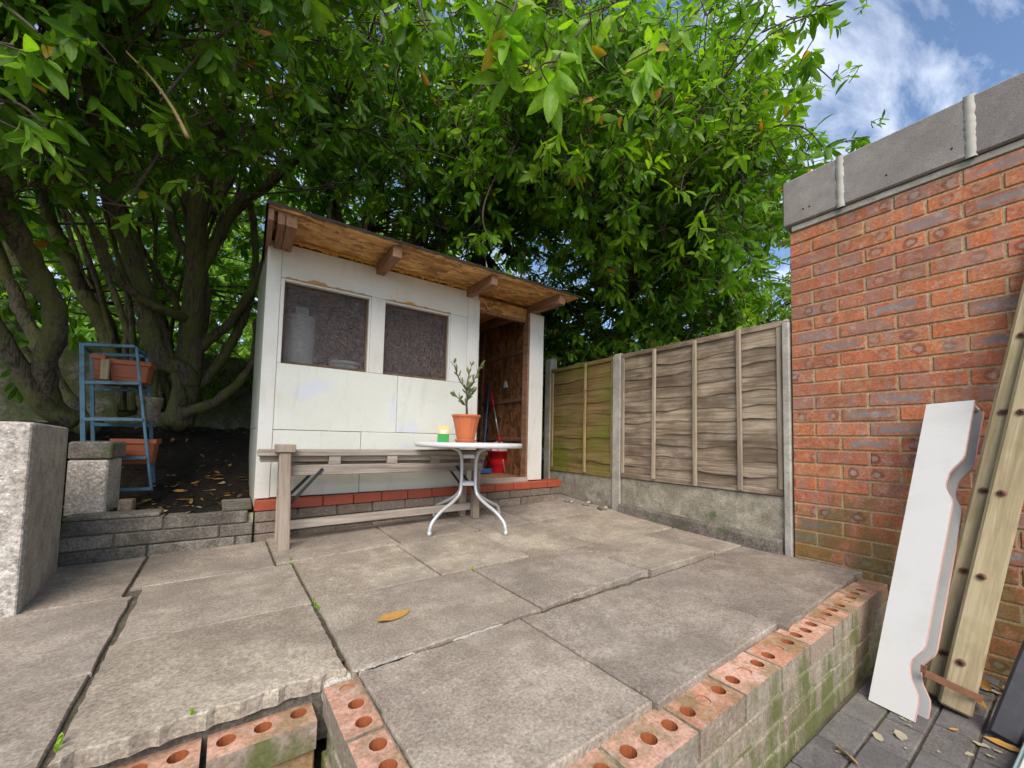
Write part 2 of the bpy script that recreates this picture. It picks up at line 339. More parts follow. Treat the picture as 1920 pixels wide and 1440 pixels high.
M['lamback'] = m_plain('shaded_grey_back', (.42, .41, .39), .5, var=.08, scale=5, dirt=((.30, .28, .26), .4))  # grey-white back, colour darkened to stand for shade inside the unit
M['sealant'] = m_plain('joint_sealant', (.47, .44, .37), .7, var=.15, scale=25, bump=.1)
M['white_card'] = m_plain('white_print', (.75, .72, .66), .45, var=.06)
M['cardboard'] = m_plain('brown_cardboard', (.33, .18, .08), .8, var=.25)

t = NT('bark'); v = t.coord('World')
n1 = t.noise(t.map(v, (1, 1, .35)), 9, 5, .6); n2 = t.noise(v, 55, 4, .65)
vb = t.noise(t.map(v, (60, 60, 9)), 1.0, 4, .65, .8)
c = t.mix(t.ramp(vb, [(.38, 0.0), (.58, 1.0)]), (.055, .04, .028), t.mix(n2, (.10, .078, .055), (.22, .18, .13)))
c = t.mix(t.math('MULTIPLY', t.ramp(n1, [(.44, 0.0), (.58, 1.0)]), .7), c, t.mix(n2, (.09, .10, .02), (.19, .20, .05)))
M['bark'] = t.done(c, .85, t.bump(t.math('ADD', vb, t.math('ADD', n1, n2)), .8, .014), spec=.2)
t = NT('twig'); v = t.coord('World')
M['twig'] = t.done(t.mix(t.noise(v, 20), (.04, .03, .02), (.12, .09, .06)), .8)
M['drytwig'] = m_plain('dry_stem', (.42, .28, .12), .7)

def m_leaf(name, lo, mid, hi, yel, trans=.33, rough=.32):
    t = NT(name)
    at = t.n('ShaderNodeAttribute'); at.attribute_name = 'tint'
    f = at.outputs['Fac']
    c = t.ramp(f, [(0, lo), (.45, mid), (.86, hi), (.94, yel), (1, (.55, .20, .02))])
    at2 = t.n('ShaderNodeAttribute'); at2.attribute_name = 'rib'
    c2 = t.mix(t.math('MULTIPLY', t.ramp(at2.outputs['Fac'], [(.75, 0.0), (1.0, 1.0)]), .35), c, t.mix(.6, c, (.35, .42, .12)))
    nz = t.noise(t.coord('World'), 45, 4, .7); nw = t.noise(t.coord('World'), 1.3, 2)
    c2 = t.mix(t.math('MULTIPLY', t.ramp(nz, [(.45, 0.0), (.7, 1.0)]), .45), c2, tuple(x * .55 for x in mid))
    c2 = t.mix(1.0, c2, t.ramp(nw, [(.35, (.78, .88, .9)), (.5, (1, 1, 1)), (.65, (1.25, 1.12, .9))]), 'MULTIPLY')
    t.done(c2, rough, None, spec=.3)
    tr = t.n('ShaderNodeBsdfTranslucent'); t.put(tr.inputs['Color'], t.mix(1.0, c2, (1.9, 2.1, .8), 'MULTIPLY'))
    mx = t.n('ShaderNodeMixShader'); mx.inputs[0].default_value = trans
    t.t.links.new(t.b.outputs[0], mx.inputs[1]); t.t.links.new(tr.outputs[0], mx.inputs[2]); t.t.links.new(mx.outputs[0], t.out.inputs[0])
    return t.m
M['leaf'] = m_leaf('laurel_leaf', (.032, .082, .006), (.085, .195, .011), (.25, .43, .022), (.48, .38, .03), .40, .42)
M['leafolive'] = m_leaf('olive_leaf', (.10, .13, .07), (.15, .19, .10), (.22, .26, .13), (.25, .27, .12), .2, .5)
M['leafshrub'] = m_leaf('light_shrub_leaf', (.07, .16, .03), (.15, .30, .04), (.30, .45, .06), (.42, .45, .06), .4, .5)
M['leaflitter'] = m_leaf('litter_leaf', (.03, .02, .012), (.08, .05, .025), (.14, .09, .04), (.30, .19, .07), .1, .8)
M['deadleaf'] = m_plain('dead_leaf', (.50, .27, .07), .6, var=.35, scale=20)
M['palelitter'] = m_plain('pale_litter', (.38, .33, .22), .7, var=.3, scale=20)

t = NT('patterned_glass'); v = t.coord('Object')
w = t.noise(v, 22, 2, .5, color=True)
vv = t.n('ShaderNodeVectorMath', operation='MULTIPLY_ADD'); t.put(vv.inputs[0], w); vv.inputs[1].default_value = (.09, .09, .09); t.put(vv.inputs[2], v)
h = t.math('ADD', t.voro(t.map(vv.outputs[0], (30, 30, 55)), 1.0, 'SMOOTH_F1'), t.math('MULTIPLY', t.noise(v, 60, 2, .5, 1.5), .8))
nb = t.bump(h, 1.0, .03)
gl = t.n('ShaderNodeBsdfGlossy'); gl.inputs['Roughness'].default_value = .13; gl.inputs['Color'].default_value = (.85, .82, .85, 1); t.put(gl.inputs['Normal'], nb)
tp = t.n('ShaderNodeBsdfTransparent'); tp.inputs['Color'].default_value = (.92, .93, .93, 1)
lw = t.n('ShaderNodeFresnel'); lw.inputs['IOR'].default_value = 1.5; t.put(lw.inputs['Normal'], nb)
df = t.n('ShaderNodeBsdfDiffuse'); df.inputs['Color'].default_value = (.52, .45, .45, 1); t.put(df.inputs['Normal'], nb)  # pinkish diffuse veil painted in for brick reflected in the panes
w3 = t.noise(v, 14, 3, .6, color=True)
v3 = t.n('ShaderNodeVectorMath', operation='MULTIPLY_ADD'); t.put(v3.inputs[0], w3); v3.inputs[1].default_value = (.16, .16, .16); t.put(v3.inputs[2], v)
sq = t.ramp(t.voro(t.map(v3.outputs[0], (34, 1, 48)), 1.0, 'DISTANCE_TO_EDGE'), [(.0, .25), (.07, .21), (.16, .185)])  # pale squiggle lines painted in for highlights on the glass pattern
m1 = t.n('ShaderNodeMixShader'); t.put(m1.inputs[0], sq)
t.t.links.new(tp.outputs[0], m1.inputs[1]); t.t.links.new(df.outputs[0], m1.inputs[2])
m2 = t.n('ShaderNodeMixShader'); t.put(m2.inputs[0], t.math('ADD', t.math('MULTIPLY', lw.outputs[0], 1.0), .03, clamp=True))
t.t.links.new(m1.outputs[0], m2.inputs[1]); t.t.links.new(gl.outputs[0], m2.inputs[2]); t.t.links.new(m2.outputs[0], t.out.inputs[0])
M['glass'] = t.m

# ------------------------------------------------------------------ object helpers
def thing(name, label, cat, loc=(0, 0, 0), rot=(0, 0, 0), group=None):
    o = bpy.data.objects.new(name, None); COL.objects.link(o); o.empty_display_size = .1
    o.location = loc; o.rotation_euler = rot; o['label'] = label; o['category'] = cat
    if group: o['group'] = group
    return o
def tag(o, label, cat, group=None):
    o['label'] = label; o['category'] = cat
    if group: o['group'] = group
    return o
def wloc(p):
    """world offset of an unrotated parent chain; a rotated parent counts as a local frame of its own"""
    v = Vector((0, 0, 0))
    while p is not None:
        if any(abs(a) > 1e-6 for a in p.rotation_euler): return v
        v += p.location; p = p.parent
    return v
def link(name, me, mat, loc=(0, 0, 0), rot=(0, 0, 0), parent=None, smooth=False):
    if mat is not None and not me.materials: me.materials.append(M[mat] if isinstance(mat, str) else mat)
    o = bpy.data.objects.new(name, me); COL.objects.link(o)
    o.location = Vector(loc) - (wloc(parent) if parent is not None else Vector((0, 0, 0))); o.rotation_euler = rot
    if parent is not None: o.parent = parent
    if smooth:
        me.polygons.foreach_set('use_smooth', [True] * len(me.polygons))
    return o
def mesh_py(name, vs, fs):
    me = bpy.data.meshes.new(name); me.from_pydata([tuple(v) for v in vs], [], fs); me.update(); return me
_cache = {}
def box_mesh(sx, sy, sz, bev=.003, key=None):
    k = (round(sx, 4), round(sy, 4), round(sz, 4), bev, key)
    if k in _cache: return _cache[k]
    bm = bmesh.new(); bmesh.ops.create_cube(bm, size=1.0)
    bmesh.ops.scale(bm, vec=(sx, sy, sz), verts=bm.verts)
    if bev > 0: bmesh.ops.bevel(bm, geom=bm.edges[:], offset=min(bev, min(sx, sy, sz) * .3), segments=1, affect='EDGES', profile=.5)
    me = bpy.data.meshes.new('box'); bm.to_mesh(me); bm.free(); _cache[k] = me; return me
def box(name, x0, x1, y0, y1, z0, z1, mat, parent=None, bev=.003, rot=(0, 0, 0)):
    me = box_mesh(x1 - x0, y1 - y0, z1 - z0, bev, mat)
    return link(name, me, mat, ((x0 + x1) / 2, (y0 + y1) / 2, (z0 + z1) / 2), rot, parent)
def hexa(name, c, mat, parent=None, bev=.002):
    """8 corners: bottom 4 counter-clockwise, then top 4"""
    ctr = sum((Vector(p) for p in c), Vector()) / 8
    bm = bmesh.new(); vs = [bm.verts.new(Vector(p) - ctr) for p in c]
    for f in ((3, 2, 1, 0), (4, 5, 6, 7), (0, 1, 5, 4), (1, 2, 6, 5), (2, 3, 7, 6), (3, 0, 4, 7)): bm.faces.new([vs[i] for i in f])
    bmesh.ops.recalc_face_normals(bm, faces=bm.faces)
    if bev: bmesh.ops.bevel(bm, geom=bm.edges[:], offset=bev, segments=1, affect='EDGES')
    me = bpy.data.meshes.new(name); bm.to_mesh(me); bm.free()
    return link(name, me, mat, ctr, (0, 0, 0), parent)
def tube_data(pts, rad, seg=8, cap=True):
    P = [Vector(p) for p in pts]; n = len(P)
    if not hasattr(rad, '__len__'): rad = [rad] * n
    vs, fs = [], []; prev = None
    for i in range(n):
        d = (P[min(i + 1, n - 1)] - P[max(i - 1, 0)]).normalized()
        if prev is None: a = d.orthogonal().normalized()
        else: a = (prev - d * prev.dot(d)).normalized()
        prev = a; b = d.cross(a)
        for k in range(seg):
            th = 2 * PI * k / seg; vs.append(P[i] + (a * math.cos(th) + b * math.sin(th)) * rad[i])
    for i in range(n - 1):
        for k in range(seg):
            fs.append((i * seg + k, i * seg + (k + 1) % seg, (i + 1) * seg + (k + 1) % seg, (i + 1) * seg + k))
    if cap: fs.append(tuple(range(seg - 1, -1, -1))); fs.append(tuple(range((n - 1) * seg, n * seg)))
    return vs, fs
def smooth_path(pts, k=4):
    P = [Vector(p) for p in pts]; out = []
    for i in range(len(P) - 1):
        p0, p1, p2, p3 = P[max(i - 1, 0)], P[i], P[i + 1], P[min(i + 2, len(P) - 1)]
        for j in range(k):
            t_ = j / k
            out.append(0.5 * ((2 * p1) + (p2 - p0) * t_ + (2 * p0 - 5 * p1 + 4 * p2 - p3) * t_ ** 2 + (3 * p1 - p0 - 3 * p2 + p3) * t_ ** 3))
    out.append(P[-1]); return out
def tube(name, pts, rad, mat, parent=None, seg=8, smooth=True):
    o0 = Vector(pts[0]); vs, fs = tube_data([Vector(p) - o0 for p in pts], rad, seg)
    return link(name, mesh_py(name, vs, fs), mat, o0, (0, 0, 0), parent, smooth)
def lathe_data(prof, seg=24, ribs=0, amp=0.0):
    vs, fs = [], []
    for r, z in prof:
        for k in range(seg):
            th = 2 * PI * k / seg
            rr = r * (1 + (amp if ribs and (k * ribs // seg) % 2 else 0.0))
            vs.append((rr * math.cos(th), rr * math.sin(th), z))
    for i in range(len(prof) - 1):
        for k in range(seg): fs.append((i * seg + k, i * seg + (k + 1) % seg, (i + 1) * seg + (k + 1) % seg, (i + 1) * seg + k))
    return vs, fs
def lathe(name, prof, mat, loc, parent=None, seg=24, closed=True, ribs=0, amp=0.0, rot=(0, 0, 0), smooth=True):
    vs, fs = lathe_data(prof, seg, ribs, amp)
    if closed: fs.append(tuple(range(seg - 1, -1, -1))); fs.append(tuple(range((len(prof) - 1) * seg, len(prof) * seg)))
    o = link(name, mesh_py(name, vs, fs), mat, loc, rot, parent)
    if smooth and not ribs: o.data.polygons.foreach_set('use_smooth', [len(p.vertices) == 4 for p in o.data.polygons])
    return o
def struct(o): o['kind'] = 'structure'; return o

# ------------------------------------------------------------------ ground, lower paving
LOW = -0.335
def soil_z(x, y):
    s1 = sstep(3.5, 4.9, y); s2 = sstep(-.82, -1.3, x) * sstep(2.6, 2.9, y)
    right = sstep(0.3, 1.2, x)
    return (.19 + .52 * max(s1, s2)) * (1 - .6 * right) + .02 * math.sin(9 * x + 3 * y) * math.sin(7 * y) + .012 * math.sin(31 * x) * math.sin(27 * y + x)
g = struct(link('ground', mesh_py('ground', [(-400, -400, LOW - .03), (400, -400, LOW - .03), (400, 400, LOW - .03), (-400, 400, LOW - .03)], [(0, 1, 2, 3)]), 'earth'))
# planted soil bed behind the step, round the shed and behind the fence
xs = np.concatenate([np.arange(-9, -2.2, .4), np.arange(-2.2, .31, .045), np.arange(.4, 12, .4)]); ys = np.concatenate([np.arange(2.99, 5.2, .045), np.arange(5.3, 14, .5)])
vs = [(x, y, soil_z(x, y) + random.gauss(0, .009)) for y in ys for x in xs]
nx = len(xs); fs = [(j * nx + i, j * nx + i + 1, (j + 1) * nx + i + 1, (j + 1) * nx + i) for j in range(len(ys) - 1) for i in range(nx - 1)
                    if not (xs[i] > .05 and xs[i + 1] < 2.9 and ys[j] < 4.2)]
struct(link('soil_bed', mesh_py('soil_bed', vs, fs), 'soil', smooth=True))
vs = [(x, y, .02) for x in (2.95, 14.0) for y in (-6.0, 3.3)]
struct(link('neighbour_ground', mesh_py('neighbour_ground', vs, [(0, 2, 3, 1)]), 'earth'))

lowp = struct(link('lower_paving', mesh_py('lower_paving', [(-1.2, -1.4, LOW - .008), (2.84, -1.4, LOW - .008), (2.84, 1.3, LOW - .008), (-1.2, 1.3, LOW - .008)], [(0, 1, 2, 3)]), 'bed'))
PX, PY = .218, .1095
cnt = 0
for j in range(14):
    y1 = .568 - j * PY
    for i in range(-3, 11):
        x0 = 1.715 + (i - 5) * PX + (PX * .5 if j % 2 else 0)
        if x0 < .62 or x0 + PX > 2.84 or y1 < -.85: continue
        if x0 + PX > 2.84: continue
        dz = random.uniform(-.002, .002)
        box('paver', x0 + .004, x0 + PX - .004, y1 - PY + .0035, y1 - .0035, LOW - .05, LOW + dz, 'paver', lowp, .004,
            (random.uniform(-.006, .006), random.uniform(-.006, .006), random.uniform(-.008, .008))); cnt += 1

# ------------------------------------------------------------------ patio slabs
SD = -.0475
def uv2(u, v): return (u * math.cos(SD) + v * math.sin(SD), -u * math.sin(SD) + v * math.cos(SD))
vs = []; fs = []
pu = np.linspace(-1.6, 3.05, 32); pv = np.linspace(.62, 3.15, 20)
for v_ in pv:
    for u_ in pu:
        x, y = uv2(u_, v_); vs.append((x, y, zg(x, y) - .013))
for j in range(19):
    for i in range(31):
        um, vm = (pu[i] + pu[i + 1]) / 2, (pv[j] + pv[j + 1]) / 2
        if -.30 < um < .34 and vm < 1.33: continue
        fs.append((j * 32 + i, j * 32 + i + 1, (j + 1) * 32 + i + 1, (j + 1) * 32 + i))
patio = struct(link('patio', mesh_py('patio', vs, fs), 'bed'))
def slab(u0, u1, v0, v1, z=(0, 0, 0, 0), jit=(.0015,) * 4, th=.045, gap=.0028, nper=12):
    """edges in order front, right, back, left; z at corners fl, fr, br, bl; jit roughness of each edge"""
    u0 += gap; u1 -= gap; v0 += gap; v1 -= gap
    C = [(u0, v0), (u1, v0), (u1, v1), (u0, v1)]
    loop = []
    for e in range(4):
        a, b = C[e], C[(e + 1) % 4]; nrm = [(0, 1), (-1, 0), (0, -1), (1, 0)][e]
        ph = [random.uniform(0, 6.28) for _ in range(3)]
        for k in range(nper):
            f = k / nper; d = 0.0
            if k > 0: d = jit[e] * (random.random() + .8 * abs(math.sin(f * 9 + ph[0])) * abs(math.sin(f * 23 + ph[1])) * 1.5)
            loop.append((a[0] + (b[0] - a[0]) * f + nrm[0] * d, a[1] + (b[1] - a[1]) * f + nrm[1] * d))
    cu, cv = (u0 + u1) / 2, (v0 + v1) / 2
    def zz(u, v):
        fu = (u - u0) / (u1 - u0); fv = (v - v0) / (v1 - v0)
        x, y = uv2(u, v)
        return zg(x, y) + (z[0] * (1 - fu) + z[1] * fu) * (1 - fv) + (z[3] * (1 - fu) + z[2] * fu) * fv
    n = len(loop); verts = []; faces = []
    cx, cy = uv2(cu, cv); cz = zz(cu, cv)
    def add(u, v, dz): x, y = uv2(u, v); verts.append((x - cx, y - cy, zz(u, v) + dz - cz))
    for (u, v) in loop: add(u + math.copysign(min(.003, abs(cu - u)), cu - u), v + math.copysign(min(.003, abs(cv - v)), cv - v), 0)
    for (u, v) in loop: add(u, v, -.005)
    for i, (u, v) in enumerate(loop):
        e = i // nper; add(u + (cu - u) * random.uniform(0, jit[e] * 1.2), v + (cv - v) * random.uniform(0, jit[e] * 1.2), -th)
    for r in range(2):
        for i in range(n):
            faces.append((r * n + i, (r + 1) * n + i, (r + 1) * n + (i + 1) % n, r * n + (i + 1) % n))
    faces.append(tuple(range(n)))
    me = mesh_py('slab', verts, faces)
    bm = bmesh.new(); bm.from_mesh(me); bmesh.ops.recalc_face_normals(bm, faces=bm.faces); bm.to_mesh(me); bm.free()
    return link('paving_slab', me, 'slab', (cx, cy, cz), (0, 0, 0), patio)
sm = .0015
# left columns
slab(-.285, .258, 2.345, 2.93); slab(-.246, .330, 1.762, 2.345, jit=(.003, sm, sm, .004))
slab(-.254, .330, 1.212, 1.758, jit=(.011, .003, sm, .003), gap=.004, nper=34, z=(.0, .002, .003, .004))
slab(-.93, -.29, 2.25, 2.90); slab(-.93, -.256, 1.60, 2.246, jit=(sm, .003, sm, sm)); slab(-.93, -.260, .95, 1.598, gap=.002)
slab(-1.56, -.935, 2.25, 2.90); slab(-1.56, -.935, 1.60, 2.246); slab(-1.56, -.935, .95, 1.598)
slab(-.93, -.268, .63, .948)
# back row
slab(.262, .930, 2.385, 2.97); slab(.934, 1.53, 2.40, 3.0); slab(1.534, 1.99, 2.37, 3.0); slab(1.994, 2.93, 2.37, 3.05); 
# middle row
slab(.334, .90, 1.765, 2.38); slab(.904, 1.46, 1.752, 2.38, z=(.004, .004, 0, 0)); slab(1.462, 1.992, 1.74, 2.365); slab(1.996, 2.93, 1.70, 2.365)
# third row
slab(.334, 1.068, 1.196, 1.76, jit=(.006, sm, sm, .003)); slab(1.072, 1.80, 1.196, 1.735, z=(.004, .022, .006, 0), jit=(.010, sm, .002, sm), nper=18)
slab(1.804, 2.47, 1.185, 1.72, z=(.026, .018, .0, .006)); slab(2.474, 2.93, 1.18, 1.69, z=(.004, 0, 0, 0))
# front row
slab(.348, .946, .614, 1.186, jit=(.002, sm, .006, .003), nper=16); slab(.95, 1.752, .602, 1.186, z=(-.002, -.006, -.006, 0), jit=(.003, sm, .007, sm), nper=16)
slab(1.756, 2.86, .567, 1.178, z=(-.006, -.004, -.004, -.006), jit=(.010, sm, .004, sm), nper=20)
# white mortar smears along the long joint and at the corner
def smear(pts, w, h, name='mortar_patch'):
    vs, fs = [], []
    n = len(pts)
    for i, (u, v) in enumerate(pts):
        for s in (-1, 1):
            x, y = uv2(u + random.uniform(-.006, .006), v + s * w * random.uniform(.35, 1.0)); vs.append((x, y, zg(x, y) + h + random.uniform(-.001, .001)))
    for i in range(n - 1): fs.append((2 * i, 2 * i + 2, 2 * i + 3, 2 * i + 1))
    me = mesh_py(name, vs, fs); o = link(name, me, 'mortar_white', (0, 0, 0), (0, 0, 0), patio)
    md = o.modifiers.new('thick', 'SOLIDIFY'); md.thickness = .004
    return o
smear([(.345 + .011 * i, 1.189 + .002 * math.sin(i * 2.3)) for i in range(17)], .007, .0008)
smear([(.66 + .02 * i, 1.186 + .002 * math.sin(i * 1.9)) for i in range(11)], .006, .0005)

# ------------------------------------------------------------------ retaining wall with cored bricks
CRS = .0815; BL = .2445
def cored_mesh(L, W, Hh, seed):
    r = random.Random(seed); vs, fs = [], []; S = 12; zt = Hh / 2
    rc, depth = .0205, .05
    def V(x, y, z): vs.append((x, y, z)); return len(vs) - 1
    cells = 3; cw = L / cells; mats = []
    for c_ in range(cells):
        x0 = -L / 2 + c_ * cw; cxx = x0 + cw / 2 + r.uniform(-.003, .003); cyy = r.uniform(-.004, .004)
        sq = []
        for k in range(S):
            th = 2 * PI * k / S + PI / S; ct, st = math.cos(th), math.sin(th); m_ = max(abs(ct), abs(st))
            sq.append(V(x0 + cw / 2 + ct / m_ * cw / 2, st / m_ * W / 2, zt))
        full = r.random() > .16; dep = depth if full else r.uniform(.003, .012)
        top = [V(cxx + rc * math.cos(2 * PI * k / S + PI / S) * 1.0, cyy + rc * math.sin(2 * PI * k / S + PI / S), zt) for k in range(S)]
        bot = [V(cxx + rc * .95 * math.cos(2 * PI * k / S + PI / S), cyy + rc * .95 * math.sin(2 * PI * k / S + PI / S), zt - dep) for k in range(S)]
        for k in range(S):
            q = (k + 1) % S
            fs.append((sq[k], sq[q], top[q], top[k])); mats.append(0)
            fs.append((top[k], top[q], bot[q], bot[k])); mats.append(1)
        fs.append(tuple(bot)); mats.append(1 if full else 0)
    b = [V(sx * L / 2, sy * W / 2, z_) for z_ in (zt, -Hh / 2) for sx, sy in ((-1, -1), (1, -1), (1, 1), (-1, 1))]
    for f in ((0, 1, 5, 4), (1, 2, 6, 5), (2, 3, 7, 6), (3, 0, 4, 7), (4, 5, 6, 7)): fs.append(tuple(b[i] for i in f)); mats.append(2)
    me = mesh_py('cored_brick', vs, fs); me.materials.append(M['cored']); me.materials.append(M['core_in']); me.materials.append(M['retbrick'])
    me.polygons.foreach_set('material_index', mats)
    bm = bmesh.new(); bm.from_mesh(me); bmesh.ops.remove_doubles(bm, verts=bm.verts, dist=1e-4); bmesh.ops.recalc_face_normals(bm, faces=bm.faces); bm.to_mesh(me); bm.free()
    return me
CORED = [cored_mesh(BL - .012, .112, CRS - .010, s) for s in range(7)]
RA = .0215
def rw_pt(x, d): return (x, .549 + .0215 * (x - .778) + d)
TOPZ = -.026
rw = thing('retaining_wall', 'low mossy brick retaining wall with cored bricks along the patio edge', 'wall', (.2, .545, LOW))
bs = box_mesh(BL - .011, .105, CRS - .010, .004, 'retbrick')
bh = box_mesh(BL / 2 - .011, .105, CRS - .010, .004, 'retbrick')
x_start = .215
for row in range(4):
    zc_ = TOPZ - CRS * (row + .5)
    x = x_start - (BL / 2 if row % 2 else 0); k = 0
    while x < 2.80:
        xx0 = x
        if x < x_start - .01: me, w_ = bh, BL / 2; xx0 = x_start
        elif x + BL > 2.83: me, w_ = bh, BL / 2
        else: me, w_ = bs, BL
        if xx0 + w_ > 2.83: break
        xc = xx0 + w_ / 2; px_, py_ = rw_pt(xc, .056)
        if row == 0:
            if w_ > .2: link('cored_brick', random.choice(CORED), None, (px_, py_, zc_ + .005), (random.uniform(-.02, .02), random.uniform(-.01, .01), RA + random.uniform(-.02, .02)), rw)
            else: link('brick', me, 'cored', (px_, py_, zc_ + .004), (0, 0, RA), rw)
        else:
            link('brick', me, 'retbrick', (px_, py_ + random.uniform(-.002, .002), zc_), (0, 0, RA + random.uniform(-.006, .006)), rw)
        x = xx0 + w_
for k in range(1, 11):
    xj = x_start + k * BL; jx, jy = rw_pt(xj, .055)
    if xj < 2.82: box('mortar_joint', jx - .008, jx + .008, jy - .048, jy + .05, TOPZ - .078, TOPZ - random.uniform(.004, .014), 'mortar_moss', rw, .002, (0, 0, RA))
a0 = rw_pt(.222, .008); a1 = rw_pt(2.815, .008)
hexa('mortar', [(a0[0], a0[1], LOW - .05), (a1[0], a1[1], LOW - .05), (a1[0], a1[1] + .075, LOW - .05), (a0[0], a0[1] + .075, LOW - .05),
                (a0[0], a0[1], TOPZ - .075), (a1[0], a1[1], TOPZ - .075), (a1[0], a1[1] + .075, TOPZ - .075), (a0[0], a0[1] + .075, TOPZ - .075)], 'mortar_moss', rw, 0)
# wings round the step opening
wing = thing('step_return_wall', 'short run of pink cored bricks turning back from the retaining wall', 'wall', (.29, .9, LOW))
WD = .07
for row in range(4):
    zc_ = TOPZ - CRS * (row + .5)
    for k in range(3):
        yc = 1.225 - BL * (k + .5) - (BL / 2 if row % 2 else 0) + (BL / 2 if row % 2 and k == 0 else 0) * 0
        if yc - BL / 2 < .60: continue
        xc = .262 - .06 * (yc - 1.2)
        link('cored_brick' if row == 0 else 'brick', random.choice(CORED) if row == 0 else bs, None if row == 0 else 'retbrick', (xc, yc, zc_ + (.004 if row == 0 else 0)),
             (random.uniform(-.015, .015), random.uniform(-.01, .01), PI / 2 + WD + random.uniform(-.02, .02)), wing)
hexa('mortar', [(.225, .66, LOW - .05), (.325, .66, LOW - .05), (.312, 1.21, LOW - .05), (.212, 1.21, LOW - .05), (.238, .66, TOPZ - .075), (.33, .66, TOPZ - .075), (.312, 1.21, TOPZ - .075), (.222, 1.21, TOPZ - .075)], 'mortar_moss', wing, 0)
hexa('mortar_bed', [(-.27, 1.275, -.2), (.30, 1.262, -.2), (.30, 1.40, -.2), (-.27, 1.40, -.2), (-.27, 1.255, -.046), (.30, 1.252, -.046), (.30, 1.40, -.046), (-.27, 1.40, -.046)], 'greyblock', patio, .004)
wing2 = thing('step_back_wall', 'row of pink cored bricks below the broken slab edge', 'wall', (0, 1.22, LOW))
ZW = -.074
for row in range(3):
    zc_ = ZW - CRS * (row + .5)
    for k in range(4):
        xc = .190 - BL * (k + .5) - (BL / 2 if row % 2 else 0)
        yc = 1.222 + .04 * (xc - .1)
        if row % 2 and k == 0:
            link('brick', bh, 'greybrick', (.190 - BL / 4, 1.238, zc_), (0, 0, .03), wing2)
        link('cored_brick' if row == 0 else 'brick', random.choice(CORED) if row == 0 else box_mesh(BL - .011, .105, CRS - .010, .004, 'greybrick'), None if row == 0 else 'greybrick', (xc, yc, zc_),
             (random.uniform(-.01, .01), random.uniform(-.01, .01), .035 + random.uniform(-.012, .012)), wing2)
box('mortar', -.82, .186, 1.205, 1.275, LOW - .05, ZW - .075, 'mortar_moss', wing2, 0)
hexa('mortar_patch', [(.205, 1.215, -.07), (.30, 1.215, -.07), (.285, 1.262, -.07), (.205, 1.262, -.07), (.21, 1.225, -.026), (.285, 1.232, -.018), (.275, 1.258, -.012), (.21, 1.258, -.02)], 'mortar_white', wing, .006)

# ------------------------------------------------------------------ tall red brick wall with coping
WX, WDIR = 2.825, .00902
def wl(y, d=0.0): return (WX + math.tan(WDIR) * (y - 1.03) + d, y)
bw = thing('brick_wall', 'tall red brick wall of stretcher courses under grey coping stones', 'wall', (2.88, .1, LOW))
me_s = box_mesh(BL - .011, .10, CRS - .011, .003, 'brick'); me_h = box_mesh(BL / 2 - .011, .10, CRS - .011, .003, 'brick')
ZTOP = 2.042; Y1, Y0 = 1.03, -.76
nrow = int((ZTOP - (LOW - .02)) / CRS) + 1
nb_ = 0
for row in range(nrow):
    zc_ = ZTOP - CRS * (row + .5); y = Y1; first = True
    while y > Y0:
        if first and row % 2: w_, me = BL / 2, me_h
        else: w_, me = BL, me_s
        first = False; yc = y - w_ / 2; xw, _ = wl(yc, .05)
        link('brick', me, 'brick', (xw + random.uniform(-.0015, .0015), yc, zc_), (0, 0, PI / 2 - WDIR), bw); y -= w_; nb_ += 1
a = wl(Y1 - .004, .0065); b_ = wl(Y0, .0065)
hexa('mortar', [(b_[0], b_[1], LOW - .1), (b_[0] + .09, b_[1], LOW - .1), (a[0] + .09, a[1], LOW - .1), (a[0], a[1], LOW - .1), (b_[0], b_[1], ZTOP), (b_[0] + .09, b_[1], ZTOP), (a[0] + .09, a[1], ZTOP), (a[0], a[1], ZTOP)], 'mortar', bw, 0)
box('ledge', WX - .012, WX + .12, Y0, 1.012, ZTOP + .003, ZTOP + .038, 'post', bw, .003)
cuts = [1.062, .757, .262, -.24, -.74]
for i in range(len(cuts) - 1):
    st = hexa('coping_stone', [(WX - .030, cuts[i + 1] + .008, ZTOP + .042), (WX + .20, cuts[i + 1] + .008, ZTOP + .042), (WX + .20, cuts[i] - .008, ZTOP + .042), (WX - .030, cuts[i] - .008, ZTOP + .042),
                          (WX - .030, cuts[i + 1] + .008, ZTOP + .338), (WX + .20, cuts[i + 1] + .008, ZTOP + .338), (WX + .20, cuts[i] - .008, ZTOP + .338), (WX - .030, cuts[i] - .008, ZTOP + .338)], 'coping', bw, .008)
    mid = (cuts[i] + cuts[i + 1]) / 2
    for yy in ((cuts[i] * .6 + cuts[i + 1] * .4), (cuts[i] * .12 + cuts[i + 1] * .88) if i else cuts[i + 1] + .15):
        tube('fixing_hole', [(WX - .0315, yy, ZTOP + .115), (WX - .025, yy, ZTOP + .115)], .0055, 'black', st, 8)
    if i:
        # ragged sealant in the joint
        vs, fs = [], []; n = 22
        for k in range(n + 1):
            z_ = ZTOP + .035 + .31 * k / n
            vs.append((WX - .0325 + random.uniform(-.0008, .0008), cuts[i] - .013 - random.uniform(0, .008), z_)); vs.append((WX - .0325 + random.uniform(-.0008, .0008), cuts[i] + .012 + random.uniform(0, .008), z_))
            vs.append((WX - .02, cuts[i] - .02, z_)); vs.append((WX - .02, cuts[i] + .02, z_))
        for k in range(n):
            o = 4 * k; fs += [(o, o + 1, o + 5, o + 4), (o, o + 4, o + 6, o + 2), (o + 1, o + 3, o + 7, o + 5)]
        link('joint_sealant', mesh_py('joint_sealant', vs, fs), 'sealant', (0, 0, 0), (0, 0, 0), bw, True)

